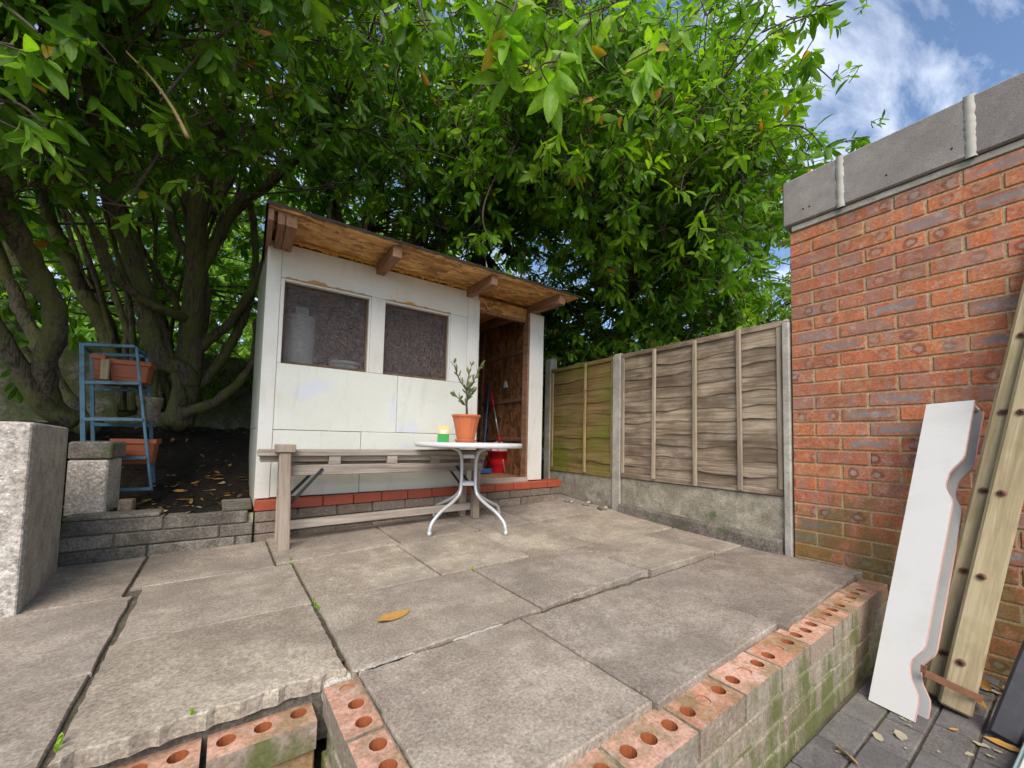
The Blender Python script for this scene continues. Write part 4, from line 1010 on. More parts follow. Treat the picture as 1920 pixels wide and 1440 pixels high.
d_ = ray(831, 824); sp = CAM + d_ * (2.78 / d_.dot(FW)); sp = Vector((sp.x, sp.y, TT + .001))
pk = thing('seed_packet', 'small green and cream packet standing on the round table', 'packet', sp, (0, 0, -YAW + .1))
def pouch(name, z0, z1, w, t0, t1, mat, par=pk):
    return hexa(name, [(-w, -t0, z0), (w, -t0, z0), (w, t0, z0), (-w, t0, z0), (-w, -t1, z1), (w, -t1, z1), (w, t1, z1), (-w, t1, z1)], mat, par, .002)
pouch('lower_band', 0, .058, .040, .016, .013, 'green_card'); pouch('upper_band', .0582, .118, .040, .013, .004, 'cream_card')
pouch('label_panel', .060, .088, .020, .0136, .0098, 'white_card')

# ------------------------------------------------------------------ blue ladder rack with planters
lad = thing('ladder_rack', 'old blue metal step ladder used as a plant rack under the trees', 'ladder', (-.72, 3.6, soil_z(-.7, 3.5)))
YL = 3.47
def L2(px_, py_, Y=YL): return on_y(px_, py_, Y)
def flatbar(name, a, b, w, th, mat, par):
    a = Vector(a); b = Vector(b); d = b - a
    o = link(name, box_mesh(d.length, th, w, .002, mat), mat, (a + b) / 2, (0, 0, 0), par)
    o.rotation_euler = d.to_track_quat('X', 'Z').to_euler(); return o
flatbar('front_rail', L2(154, 643), L2(157, 930), .023, .018, 'blue', lad)
flatbar('front_rail', L2(256, 650), L2(262, 715), .015, .015, 'blue', lad); flatbar('front_rail', L2(262, 716), L2(284, 920), .015, .015, 'blue', lad)
for (xa, ya, xb, yb) in ((156, 646, 254, 650), (158, 717, 262, 719), (158, 786, 269, 787), (158, 862, 276, 858), (196, 920, 284, 916)):
    flatbar('rung', L2(xa, ya, YL - .004), L2(xb, yb, YL - .004), .020, .028, 'blue', lad)
YK = 3.80
flatbar('back_rail', L2(172, 660, YK), L2(176, 905, YK), .02, .02, 'blue', lad); flatbar('back_rail', L2(276, 668, YK), L2(288, 905, YK), .02, .02, 'blue', lad)
for (xa, ya, xb, yb) in ((174, 664, 276, 668), (174, 730, 279, 732), (174, 796, 282, 798)): flatbar('back_rung', L2(xa, ya, YK - .003), L2(xb, yb, YK - .003), .022, .02, 'blue', lad)
for (pa, pb) in (((154, 646), (172, 662)), ((256, 652), (276, 669))): flatbar('top_strap', L2(*pa), L2(*pb, YK), .018, .012, 'blue', lad)
for py_ in (717, 786):
    z_ = L2(210, py_).z + .014
    box('shelf_board', L2(164, py_).x, L2(250, py_).x + .02, YL + .02, YK - .015, z_ - .012, z_, 'darkwood', lad, .003)
def trough(x0, x1, y0, y1, z0, h, label, mat='terrabrown'):
    t_ = thing('planter_trough', label, 'planter', ((x0 + x1) / 2, (y0 + y1) / 2, z0), group='terracotta troughs on the ladder rack')
    xm, ym = (x0 + x1) / 2, (y0 + y1) / 2; hx, hy = (x1 - x0) / 2, (y1 - y0) / 2; k = .86
    hexa('body', [(xm - hx * k, ym - hy * k, z0), (xm + hx * k, ym - hy * k, z0), (xm + hx * k, ym + hy * k, z0), (xm - hx * k, ym + hy * k, z0), (x0, y0, z0 + h), (x1, y0, z0 + h), (x1, y1, z0 + h), (x0, y1, z0 + h)], mat, t_, .006)
    for (a0_, a1_, b0_, b1_) in ((x0 - .008, x1 + .008, y0 - .008, y0 + .006), (x0 - .008, x1 + .008, y1 - .006, y1 + .008), (x0 - .008, x0 + .006, y0 + .0065, y1 - .0065), (x1 - .006, x1 + .008, y0 + .0065, y1 - .0065)):
        box('rim', a0_, a1_, b0_, b1_, z0 + h - .022, z0 + h + .010, mat, t_, .003)
    for k2 in range(3): box('groove_band', x0 + .012, x1 - .012, y0 * .0 + y0 + .004 - .010 * 0 - (.0), y0 + .02, z0 + .03 + .03 * k2, z0 + .038 + .03 * k2, mat, t_, .001)
    box('compost', x0 + .008, x1 - .008, y0 + .008, y1 - .008, z0 + h + .0005, z0 + h + .004, 'potsoil', t_, .001)
    return t_
zA = L2(210, 717).z + .016
trough(L2(168, 700).x, L2(190, 700).x + .0, YL + .03, YK - .04, zA, L2(180, 662).z - zA - .01, 'upright terracotta trough end at the left of the top rack shelf')
trough(L2(196, 700).x, L2(276, 700).x, YL + .06, YL + .22, zA, L2(240, 676).z - zA, 'wide terracotta trough on the top shelf of the ladder rack')
zC = L2(240, 872).z
xa_, xb_ = L2(205, 850).x, L2(288, 850).x
trough(xa_, xb_, YL + .03, YL + .20, max(zC, soil_z(-.65, 3.6) + .03), L2(240, 826).z - zC, 'cracked terracotta trough on the lowest rung of the ladder rack')
wb = tag(box('timber_offcut', L2(186, 700).x, L2(202, 700).x, YL + .012, YL + .052, zA, L2(190, 672).z, 'sleeper', None, .003), 'short pale timber offcut standing between the top planters', 'offcut')
zB = L2(210, 786).z + .016
gp = thing('small_pot', 'small grey tapered pot on the right of the middle rack shelf', 'pot', (L2(282, 775).x, YL + .10, zB))
lathe('body', [(.030, 0), (.045, .13), (.048, .132), (.048, .142), (.042, .142), (.028, .01)], 'greyblock', (L2(282, 775).x, YL + .10, zB), gp, 20)
box('bracket', L2(282, 775).x - .09, L2(282, 775).x + .03, YL + .06, YL + .14, zB - .012, zB - .0005, 'darkwood', gp, .002)

# ------------------------------------------------------------------ things leaning by the brick wall
def basis(a, b, side):
    """rotation whose z runs from a to b and whose x is as close to 'side' as it can be"""
    z = (Vector(b) - Vector(a)).normalized(); x = Vector(side); x = (x - z * x.dot(z)).normalized(); y = z.cross(x)
    return Matrix((x, y, z)).transposed().to_euler()
A0 = on_z(1628, 1312, LOW + .003); A1 = on_z(1713, 1357, LOW + .003)
T0 = on_x(1737, 758, 2.735); T1 = on_x(1835, 762, 2.735)
side = (A1 - A0); wdt = side.length
Lp = (T0 - A0).length
wp = thing('shelf_carcass', 'white laminate panel unit with wavy cut edge leaning on the brick wall', 'panel', A0, basis(A0, T0, side))
def wavy(z, L):
    f = z / L; v = 1.0
    for c_ in (.285, .715):
        pass
    def notch(f, lo, hi, dep): 
        if f < lo or f > hi: return 0
        t_ = (f - lo) / (hi - lo); return dep * (sstep(0, .35, t_) - sstep(.62, 1, t_))
    return v - notch(f, .20, .50, .36) - notch(f, .585, .80, .36) * 1.0
def wpanel(name, y0, th, wid, L, par, zoff=0.0, n=60, mat='white_lam', edge=True):
    vs, fs = [], []
    for k in range(n + 1):
        z = L * k / n
        f = z / L
        # right edge: two bites, the panel a little narrower between them
        e = 1.0 - .06 * sstep(.10, .16, f) * (1 - sstep(.66, .72, f))
        e -= .25 * (sstep(.055, .115, f) * (1 - sstep(.135, .20, f)))
        e -= .25 * (sstep(.635, .70, f) * (1 - sstep(.725, .80, f)))
        x1 = wid * e * (1 + .16 * f)
        vs += [(0, y0, z), (x1, y0, z), (x1, y0 + th, z), (0, y0 + th, z)]
    mi = []
    for k in range(n):
        o = 4 * k
        for a_, b_ in ((0, 1), (1, 2), (2, 3), (3, 0)): fs.append((o + a_, o + b_, o + 4 + b_, o + 4 + a_)); mi.append(1 if a_ == 1 else 0)
    fs += [(3, 2, 1, 0), (4 * n, 4 * n + 1, 4 * n + 2, 4 * n + 3)]; mi += [0, 0]
    me = mesh_py(name, vs, fs); me.materials.append(M[mat]); me.materials.append(M['pinkedge']); me.polygons.foreach_set('material_index', mi)
    bm = bmesh.new(); bm.from_mesh(me); bmesh.ops.recalc_face_normals(bm, faces=bm.faces); bm.to_mesh(me); bm.free()
    return link(name, me, None, (0, 0, zoff), (0, 0, 0), par)
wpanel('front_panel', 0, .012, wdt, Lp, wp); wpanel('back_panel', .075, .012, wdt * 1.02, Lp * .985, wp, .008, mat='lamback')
box('side_panel', .0, .012, .0125, .0745, .0, Lp * .99, 'white_lam', wp, .001)
box('top_panel', .0125, wdt * 1.1, .0125, .0745, Lp - .014, Lp - .002, 'white_lam', wp, .001)
box('divider', .0125, wdt * .6, .0125, .0745, Lp * .33, Lp * .33 + .012, 'white_lam', wp, .001)

def beam(name, a, b, w, th, side, mat, label, cat, bolts=True, group=None, lab2=None):
    L = (Vector(b) - Vector(a)).length
    t_ = thing(name, label, cat, a, basis(a, b, side), group)
    box('timber', -w / 2, w / 2, -th / 2, th / 2, 0, L, mat, t_, .008)
    if bolts:
        for k in range(6):
            z = .18 + k * .34
            if z < L - .1: tube('bolt', [(-w * .12, -th / 2 - .008, z), (-w * .12, -th / 2 + .004, z)], .013, 'rust', t_, 10)
            if z < L - .1: tube('bolt_hole', [(-w * .12, -th / 2 - .0092, z), (-w * .12, -th / 2 - .004, z)], .007, 'black', t_, 8)
    return t_
a0 = on_z(1790, 1330, LOW + .012); b0 = on_x(1989, 500, 2.755)
dirv = (b0 - a0).normalized(); b0 = a0 + dirv * 2.15
beam('timber_post', a0, b0, .088, .062, (0.1, -1, 0), 'sleeper', 'front bolted timber post leaning on the brick wall', 'timber', group='leaning bolted timber posts')
a1 = on_z(1757, 1306, LOW + .012); b1_ = on_x(1956, 500, 2.775); dirv = (b1_ - a1).normalized(); b1_ = a1 + dirv * 2.15
beam('timber_post', a1, b1_, .085, .055, (0.1, -1, 0), 'sleeper', 'rear bolted timber post between the white panel and the front post', 'timber', group='leaning bolted timber posts')
def at_depth(px_, py_, dep):
    d = ray(px_, py_); return CAM + d * (dep / d.dot(FW))
s0 = at_depth(1733, 1262, (a1 - CAM).dot(FW) - .075); s1 = at_depth(1842, 1312, (a0 - CAM).dot(FW) - .065)
rs = thing('rusty_strap', 'rusty flat steel strap lying across the feet of the timber posts', 'strap', s0)
flatbar('strap', s0, s1, .026, .005, 'rust', rs); flatbar('strap_end', s0 + Vector((-.004, .002, .0)), s0 + Vector((-.004, .0, .03)), .016, .005, 'rust', rs)
a2 = on_z(1880, 1385, LOW + .01); b2_ = a2 + Vector((.33, -.16, .62))
beam('black_board', a2, b2_, .07, .022, (.2, -1, 0), 'blackboard', 'narrow black board leaning at the right edge of the paving', 'board', False)
# white door frame corner at the bottom right
fr = thing('door_frame', 'pale white and teal frame edge in the bottom right corner', 'frame', on_z(1900, 1440, LOW + .01))
f0 = on_z(1897, 1440, LOW + .05); f1 = on_z(1925, 1378, LOW + .05)
dd = (f1 - f0); f0 = f0 - dd * 1.0; f1 = f1 + dd * 2.0
pdir = Vector((dd.y, -dd.x, 0)).normalized()
def strip(name, off0, off1, z0, z1, mat):
    p_ = [f0 + pdir * off0, f1 + pdir * off0, f1 + pdir * off1, f0 + pdir * off1]
    if (p_[1] - p_[0]).cross(p_[2] - p_[1]).z < 0: p_ = p_[::-1]
    hexa(name, [(q.x, q.y, z0) for q in p_] + [(q.x, q.y, z1) for q in p_], mat, fr, .003)
strip('sill_edge', 0, .012, LOW + .0, LOW + .05, 'teal'); strip('sill', .0125, .14, LOW + .0, LOW + .062, 'white_lam')
# dark sheet and cardboard pressed against the wall
cb = on_x(1905, 1255, 2.78)
tag(hexa('cardboard_sheet', [(2.70, .10, LOW), (2.71, .10, LOW), (2.71, -.22, LOW), (2.70, -.22, LOW), (2.79, .09, LOW + .42), (2.80, .09, LOW + .42), (2.80, -.22, LOW + .46), (2.79, -.22, LOW + .46)], 'cardboard', None, .002), 'brown cardboard sheet against the brick wall behind the black board', 'cardboard')
tag(hexa('black_sheet', [(2.66, .055, LOW), (2.672, .055, LOW), (2.672, -.25, LOW), (2.66, -.25, LOW), (2.785, .045, LOW + .75), (2.797, .045, LOW + .75), (2.797, -.25, LOW + .80), (2.785, -.25, LOW + .80)], 'blackboard', None, .003), 'black plastic sheet standing against the wall at the right edge', 'sheet')

# ------------------------------------------------------------------ trees
class Tree:
    def __init__(s, name, label, loc):
        s.o = thing(name, label, 'tree', loc, group='laurel trees around the shed'); s.pts = []; s.rads = []; s.tw_v = []; s.tw_f = []
        s.lp = []; s.ld = []; s.ln = []; s.ll = []; s.lw = []; s.lt = []
    def stem(s, pts, r0, r1, k=5, jit=.01):
        P = smooth_path(pts, k); n = len(P)
        P = [p + Vector((random.uniform(-jit, jit), random.uniform(-jit, jit), 0)) if 0 < i < n - 1 else p for i, p in enumerate(P)]
        R_ = [r0 + (r1 - r0) * (i / (n - 1)) ** .8 for i in range(n)]
        R_ = [r * random.uniform(.94, 1.06) for r in R_]
        tube('stem', P, R_, 'bark', s.o, 10)
        s.pts += P[n // 4:]; s.rads += R_[n // 4:]; return P
    def twig(s, a, b, r0=.012, r1=.004, sag=.08):
        a, b = Vector(a), Vector(b); m_ = (a + b) / 2 + Vector((random.uniform(-.1, .1), random.uniform(-.1, .1), random.uniform(-.02, 1) * sag))
        P = smooth_path([a, m_, b], 3); n = len(P)
        v_, f_ = tube_data(P, [r0 + (r1 - r0) * i / (n - 1) for i in range(n)], 5, False)
        o = len(s.tw_v); s.tw_v += v_; s.tw_f += [tuple(i + o for i in q) for q in f_]
    def shoot(s, p, d, n, L, tint, droop=.35):
        p = np.array(p); d = np.array(d, float); d /= np.linalg.norm(d)
        a = np.cross(d, (0, 0, 1.0)); a /= np.linalg.norm(a) + 1e-6; b = np.cross(a, d)
        ln_ = .035 * n * L / .12 * .35
        ph = random.uniform(0, 6.28)
        for k in range(n):
            th = ph + k * 2.4; f = k / n
            out = a * math.cos(th) + b * math.sin(th)
            q = p + d * ln_ * (f - .5)
            dr = d * (.45 + .5 * f) + out * (1.0 - .35 * f) + np.array((0, 0, -droop * random.uniform(.3, 1.4)))
            nr = d * .8 - out * .3 + np.array((0, 0, .6)) + rng.normal(size=3) * .35
            s.lp.append(q); s.ld.append(dr); s.ln.append(nr); l_ = L * random.choice((random.uniform(.5, .8), random.uniform(.8, 1.25), random.uniform(.8, 1.25))); s.ll.append(l_); s.lw.append(l_ * random.uniform(.135, .205))
            s.lt.append(min(.865, max(0, tint + random.gauss(0, .13))) if random.random() > .012 else random.choice((.93, .97, 1.0)))
        s.twig(Vector(p - d * ln_ * .9), Vector(p + d * ln_ * .5), .004, .0025, 0.0)
    def finish(s, nsingle=0, mat='leaf'):
        loc = s.o.location
        if s.tw_v:
            o = link('twigs', mesh_py('twigs', [v_ - loc for v_ in s.tw_v], s.tw_f), 'twig', loc, (0, 0, 0), s.o, True); o['kind'] = 'stuff'
        P = np.array(s.lp); D = np.array(s.ld); Nn = np.array(s.ln); L = np.array(s.ll); W = np.array(s.lw); T = np.array(s.lt)
        x, y, d = project(P); vis = (d > .3) & (x > -20) & (x < 1940) & (y > -20) & (y < 1440)
        size = np.where(vis, L / np.maximum(d, .3), 0)
        order = np.argsort(-size); single = order[:nsingle]; rest = order[nsingle:]
        crown = leaf_batch('crown', P[rest], D[rest], Nn[rest], L[rest], W[rest], T[rest], mat, s.o, loc=tuple(loc)); crown['kind'] = 'stuff'
        if nsingle:
            var = []
            for i in range(10):
                r = random.Random(i); vs, fs, ribs = [], [], []; n = 9; cu = r.uniform(.05, .16); wd = r.uniform(.155, .195); fo = r.uniform(.15, .45)
                for k in range(n + 1):
                    f = k / n; w = wd * max(0.0, math.sin(PI * f ** .86)) ** .75; bend = -cu * f * f + .02 * math.sin(f * 7 + i)
                    for sg in (-1, -.5, 0, .5, 1):
                        vs.append((f, sg * w, bend + fo * w * abs(sg) ** 1.3 + (.006 * math.sin(f * 25 + sg * 3 + i) if abs(sg) == 1 else 0))); ribs.append(1.0 if sg == 0 else 0.0)
                for k in range(n):
                    for m_ in range(4): o = 5 * k + m_; fs.append((o, o + 1, o + 6, o + 5)[::-1])
                me = mesh_py('leaf', vs, fs); me.materials.append(M[mat]); me.polygons.foreach_set('use_smooth', [True] * len(me.polygons))
                me.attributes.new('tint', 'FLOAT', 'POINT').data.foreach_set('value', [[.2, .35, .5, .6, .7, .8, .85, .45, .55, .96][i]] * len(vs))
                me.attributes.new('rib', 'FLOAT', 'POINT').data.foreach_set('value', ribs); var.append(me)
            cl = Vector(loc)
            for i in single:
                z_ = Vector(Nn[i]); x_ = Vector(D[i]).normalized(); y_ = z_.cross(x_).normalized(); z_ = x_.cross(y_)
                q = int(np.argmin(np.abs(np.array([.2, .35, .5, .6, .7, .8, .85, .45, .55, .96]) - T[i])))
                o = bpy.data.objects.new('leaf', var[q]); COL.objects.link(o); o.parent = crown
                o.location = Vector(P[i]) - cl; o.rotation_euler = Matrix((x_, y_, z_)).transposed().to_euler(); o.scale = (L[i],) * 3

SOLID = [(-.02, 2.48, 2.5, 4.36, -1, 2.14), (2.78, -1.0, 3.1, 1.10, -1, 2.42), (2.80, 1.0, 2.95, 3.5, -1, 1.5), (-9, 5.9, 11, 6.55, -1, 1.66)]
SOLID = [(a, c, b, d, z0, z1) for (a, b, c, d, z0, z1) in [(-.02, 2.50, 2.48, 4.36, -1, 2.14), (2.78, -1.0, 3.10, 1.10, -1, 2.42), (2.80, 1.0, 2.98, 3.55, -1, 1.53)]]
def ok(p):
    """keeps the crowns clear of the shed, fence and walls and of the open ground they do not reach over"""
    x, y, z = p
    for (x0, x1, y0, y1, z0, z1) in SOLID:
        if x0 < x < x1 and y0 < y < y1 and z < z1 + .05: return False
    u, v, d = project(np.array([p]))
    u, v, d = u[0], v[0], d[0]
    if d < .95: return d < -0.2 and z > 1.9
    if y > 5.0 or x > 2.95:
        # right hand outline against the sky
        lim = 1630 - .55 * v if v < 120 else 1565 - .12 * (v - 120) if v < 330 else 1482
        return u < lim + random.gauss(0, 22)
    if u < 490: low = 400 - .12 * u + random.gauss(0, 35) + (25 if u < 160 else 0)
    elif u < 1080: low = 372 + .306 * (u - 515) - 16 + random.gauss(0, 8)
    elif u < 1480: low = 600 + random.gauss(0, 20)
    else: low = 300
    if v > low: return False
    lim = 1630 - .55 * v if v < 120 else 1565 - .12 * (v - 120)
    return u < lim + random.gauss(0, 22)
def crown(tree, c, r, nclump, nshoot, L=.125, tint=.42, shell=.35, spread=.22, link_r=.011, droop=.75, tries=3, nl=(7, 12)):
    made = 0
    for _ in range(nclump * tries):
        if made >= nclump: break
        v_ = np.random.default_rng(random.getrandbits(32)).normal(size=3); v_ /= np.linalg.norm(v_)
        rr = (shell ** 3 + (1 - shell ** 3) * random.random()) ** (1 / 3)
        p = np.array(c) + v_ * np.array(r) * rr
        if not ok(p): continue
        made += 1
        tn = tint + random.gauss(0, .12)
        if tree.pts:
            best = min(range(0, len(tree.pts), 2), key=lambda i: (tree.pts[i] - Vector(p)).length + (0.6 if tree.pts[i].z > p[2] + .4 else 0))
            if (tree.pts[best] - Vector(p)).length < 2.6: tree.twig(tree.pts[best], p, link_r, .005)
        for _s in range(nshoot):
            q = p + np.array([random.gauss(0, spread) for _ in range(3)])
            if not ok(q): continue
            d = v_ * .6 + np.array([random.gauss(0, .5), random.gauss(0, .5), random.gauss(.1, .45)])
            tree.shoot(q, d, random.randint(*nl), L, tn, droop)
            if _s % 2 == 0: tree.twig(p, q, .006, .003, .03)

def PT(px_, py_, Y): return on_y(px_, py_, Y)
# left multi-stemmed laurel
T1 = Tree('laurel_tree', 'leftmost multi-stemmed laurel growing behind the concrete pillar', (-1.15, 4.3, .6))
b_ = PT(160, 800, 4.2)
T1.stem([b_, PT(125, 787, 4.15), PT(78, 756, 4.05), PT(0, 631, 3.9), PT(-80, 480, 3.7), PT(-160, 250, 3.4)], .072, .04)
T1.stem([b_ + Vector((.05, .05, 0)), PT(103, 769, 4.15), PT(82, 695, 4.0), PT(99, 640, 3.92), PT(106, 590, 3.85), PT(62, 497, 3.75), PT(12, 391, 3.6), PT(-30, 250, 3.3)], .074, .05)
T1.stem([PT(240, 780, 5.0), PT(205, 640, 5.0), PT(169, 569, 4.95), PT(141, 522, 4.9), PT(116, 459, 4.8), PT(94, 406, 4.7), PT(60, 300, 4.4), PT(40, 150, 4.0)], .07, .035)
T1.stem([b_, PT(110, 720, 4.6), PT(70, 640, 4.8), PT(30, 560, 4.9), PT(0, 480, 4.9), PT(-40, 380, 4.7)], .06, .035)
T1.stem([b_ + Vector((-.1, .2, 0)), PT(40, 650, 5.2), PT(60, 560, 5.2), PT(20, 470, 5.2), PT(0, 350, 5.0)], .05, .03)
# main multi-stemmed laurel
T2 = Tree('laurel_tree', 'large dark multi-stemmed laurel between the ladder rack and the shed', (-.5, 4.6, .6))
b2 = PT(335, 800, 4.6)
T2.stem([b2, PT(353, 709, 4.6), PT(359, 631, 4.6), PT(369, 506, 4.55), PT(369, 412, 4.5), PT(395, 290, 4.3), PT(450, 120, 3.9), PT(470, -60, 3.4)], .115, .05)
T2.stem([PT(352, 720, 4.55), PT(344, 694, 4.5), PT(306, 678, 4.45), PT(281, 625, 4.4), PT(269, 550, 4.35), PT(237, 453, 4.3), PT(219, 391, 4.2), PT(190, 280, 3.9), PT(160, 100, 3.4)], .085, .045)
T2.stem([PT(350, 597, 4.55), PT(310, 582, 4.35), PT(272, 566, 4.25), PT(225, 525, 4.15), PT(200, 481, 4.1), PT(175, 428, 4.0), PT(125, 356, 3.8), PT(80, 250, 3.4)], .045, .022)
T2.stem([b2, PT(353, 772, 4.5), PT(406, 753, 4.45), PT(453, 712, 4.5), PT(474, 680, 4.6), PT(482, 600, 4.75)], .06, .03)
T2.stem([b2, PT(356, 737, 4.6), PT(391, 706, 4.65), PT(422, 662, 4.7), PT(444, 625, 4.75), PT(470, 560, 4.8), PT(478, 470, 4.8), PT(470, 380, 4.7)], .06, .03)
T2.stem([PT(365, 660, 4.6), PT(400, 630, 4.65), PT(431, 606, 4.7), PT(469, 550, 4.75), PT(500, 470, 4.8), PT(505, 380, 4.7)], .055, .028)
T2.stem([PT(368, 520, 4.55), PT(405, 450, 4.6), PT(440, 395, 4.5), PT(520, 330, 4.3), PT(590, 262, 4.1), PT(632, 215, 3.95), PT(655, 120, 3.7), PT(690, 0, 3.4), PT(700, -120, 3.1)], .06, .028)
T2.stem([PT(440, 395, 4.5), PT(470, 340, 4.6), PT(490, 280, 4.6), PT(600, 210, 4.5), PT(610, 120, 4.3), PT(630, 20, 4.1)], .04, .02)
T2.stem([PT(369, 412, 4.5), PT(330, 330, 4.5), PT(300, 240, 4.4), PT(245, 60, 4.0), PT(230, -60, 3.7)], .05, .025)
T2.stem([PT(369, 506, 4.55), PT(330, 440, 4.6), PT(310, 360, 4.6), PT(320, 250, 4.5), PT(340, 120, 4.3)], .045, .022)
T2.stem([PT(369, 450, 4.55), PT(420, 300, 4.9), PT(430, 200, 5.0), PT(420, 100, 5.0)], .04, .02)
T2.stem([PT(400, 400, 4.7), PT(470, 250, 4.9), PT(540, 150, 5.0), PT(560, 60, 5.0)], .035, .018)
r8 = random.Random(21)
for k in range(22):
    bx, by = r8.choice(((335, 760), (360, 690), (300, 770), (240, 770)))
    tx = bx + r8.uniform(-190, 150); ty = r8.uniform(240, 400); yb = r8.uniform(4.4, 5.6)
    if tx > 470: tx = 470
    T2.stem([PT(bx + r8.uniform(-15, 15), by, yb), PT(bx + (tx - bx) * .3 + r8.uniform(-25, 25), by + (ty - by) * .35, yb + r8.uniform(-.1, .3)), PT(bx + (tx - bx) * .7 + r8.uniform(-30, 30), by + (ty - by) * .7, yb + r8.uniform(-.2, .2)), PT(tx, ty, yb - r8.uniform(.1, .5))], r8.uniform(.022, .04), .012, 4, .006)
for k in range(12):
    bx = r8.uniform(640, 1050); by = 400 + .28 * (bx - 515); yb = r8.uniform(4.5, 5.4)
    T2.stem([PT(bx, by + 60, yb), PT(bx + r8.uniform(-30, 60), by - 70, yb), PT(bx + r8.uniform(-40, 140), by - 180, yb - .3), PT(bx + r8.uniform(-60, 220), by - 300, yb - .8)], r8.uniform(.02, .035), .010, 4, .006)
tube('dry_twig', smooth_path([PT(236, 96, 2.3), PT(285, 148, 2.3), PT(325, 205, 2.28), PT(352, 258, 2.27)], 4), [.0035, .004, .0045, .005, .0055, .006, .0065, .007, .0075, .008, .0085, .009, .0095][:13], 'drytwig', T2.o, 8)
# laurel behind the shed
T3 = Tree('laurel_tree', 'laurel rising directly behind the shed roof', (1.3, 5.2, .4))
b3 = Vector((1.3, 5.2, .2))
T3.stem([b3, PT(690, 470, 5.1), PT(700, 380, 5.0), PT(715, 300, 4.8), PT(735, 180, 4.4), PT(745, 40, 4.0)], .09, .04)
T3.stem([b3, PT(770, 470, 5.0), PT(800, 400, 4.8), PT(860, 270, 4.3), PT(920, 120, 3.7), PT(960, -20, 3.2), PT(980, -200, 2.6)], .08, .03)
T3.stem([b3 + Vector((.2, 0, 0)), PT(890, 500, 4.9), PT(960, 430, 4.6), PT(1050, 335, 4.2), PT(1130, 240, 3.8), PT(1200, 140, 3.4)], .085, .012)
T3.stem([b3 + Vector((.1, .1, 0)), PT(640, 430, 5.2), PT(600, 330, 5.3), PT(590, 230, 5.2), PT(560, 100, 5.0)], .06, .03)
T3.stem([PT(900, 440, 4.7), PT(920, 330, 4.6), PT(960, 230, 4.4), PT(1010, 120, 4.1)], .04, .02)
# laurel behind the fence
T4 = Tree('laurel_tree', 'laurel spreading over the fence towards the brick wall', (4.1, 3.9, .0))
b4 = Vector((4.1, 3.9, 0))
def PR(px_, py_, X): return on_x(px_, py_, X)
T4.stem([b4, PR(1200, 480, 3.9), PR(1260, 350, 3.8), PR(1310, 220, 3.7)], .09, .012)
T4.stem([b4, PR(1290, 480, 4.2), PR(1380, 380, 4.1), PR(1440, 320, 4.0)], .07, .010)
T4.stem([b4 + Vector((-.1, 0, 0)), PR(1120, 480, 3.8), PR(1090, 380, 3.6), PR(1110, 250, 3.3), PR(1150, 140, 3.1)], .07, .012)
T4.stem([b4, PR(1330, 420, 4.6), PR(1400, 320, 4.6)], .06, .010)

# near overhanging sprays first (largest leaves), then the masses behind
def spray(tree, pts, n, L, tint, y_, sd=.07, nl=(6, 9)):
    """a leafy branch along pixel points at depth y_"""
    P = smooth_path([on_y(a_, b_, yy) for (a_, b_, yy) in pts], 5)
    v_, f_ = tube_data(P, [.009 - .005 * i / len(P) for i in range(len(P))], 6); o = len(tree.tw_v); tree.tw_v += v_; tree.tw_f += [tuple(i + o for i in q) for q in f_]
    for k in range(n):
        i = random.randrange(2, len(P)); q = P[i] + Vector((random.gauss(0, sd), random.gauss(0, sd), random.gauss(0, sd)))
        d = (P[i] - P[i - 1]).normalized() * .5 + Vector((random.gauss(0, .5), random.gauss(0, .5), random.gauss(-.1, .4)))
        tree.shoot(np.array(q), np.array(d), random.randint(*nl), L, tint, .7)
spray(T3, [(1250, -60, 2.0), (1130, 20, 1.6), (1060, 90, 1.4), (1010, 150, 1.25)], 11, .15, .86, 0, .05)
spray(T3, [(1020, -120, 1.9), (970, 0, 1.5), (950, 60, 1.35), (940, 100, 1.3)], 9, .15, .78, 0, .05)
spray(T3, [(1380, -60, 1.8), (1290, 40, 1.5), (1220, 110, 1.35), (1190, 140, 1.3)], 9, .145, .86, 0, .05)
spray(T3, [(760, -80, 2.2), (790, 20, 1.9), (800, 60, 1.85)], 7, .13, .55, 0, .06)
spray(T3, [(980, 250, 3.0), (930, 330, 2.75), (905, 400, 2.6), (920, 460, 2.55)], 9, .115, .6, 0, .07)
spray(T4, [(1200, 300, 2.7), (1110, 370, 2.5), (1070, 410, 2.4)], 9, .11, .6, 0, .08)
spray(T4, [(1420, 330, 1.55), (1520, 290, 1.35), (1585, 265, 1.25), (1630, 262, 1.2)], 12, .105, .5, 0, .055)
spray(T4, [(1430, 170, 1.6), (1510, 120, 1.4), (1560, 150, 1.3)], 12, .11, .55, 0, .12)
spray(T4, [(1430, 60, 1.6), (1540, 10, 1.4), (1600, -10, 1.3)], 10, .11, .6, 0, .12)
spray(T1, [(-100, -60, 2.5), (20, 20, 2.1), (70, 60, 2.0)], 10, .115, .55, 0, .09)
spray(T1, [(-80, 200, 2.6), (20, 190, 2.3), (80, 230, 2.2)], 10, .11, .5, 0, .1)
spray(T2, [(160, -60, 2.6), (170, 40, 2.4), (150, 120, 2.2)], 11, .115, .55, 0, .1)
spray(T2, [(420, 60, 2.6), (360, 120, 2.4), (300, 190, 2.3)], 8, .11, .45, 0, .12)
spray(T2, [(330, 240, 2.9), (270, 330, 2.7), (240, 380, 2.6)], 7, .10, .5, 0, .1)
spray(T2, [(720, 60, 2.9), (700, 120, 2.7), (690, 180, 2.6)], 8, .11, .6, 0, .1)
crown(T1, (-1.25, 3.1, 2.5), (.8, 1.0, .95), 40, 7, .11, .46)
crown(T1, (-2.1, 3.6, 2.9), (1.5, 1.6, 1.5), 60, 7, .115, .44)
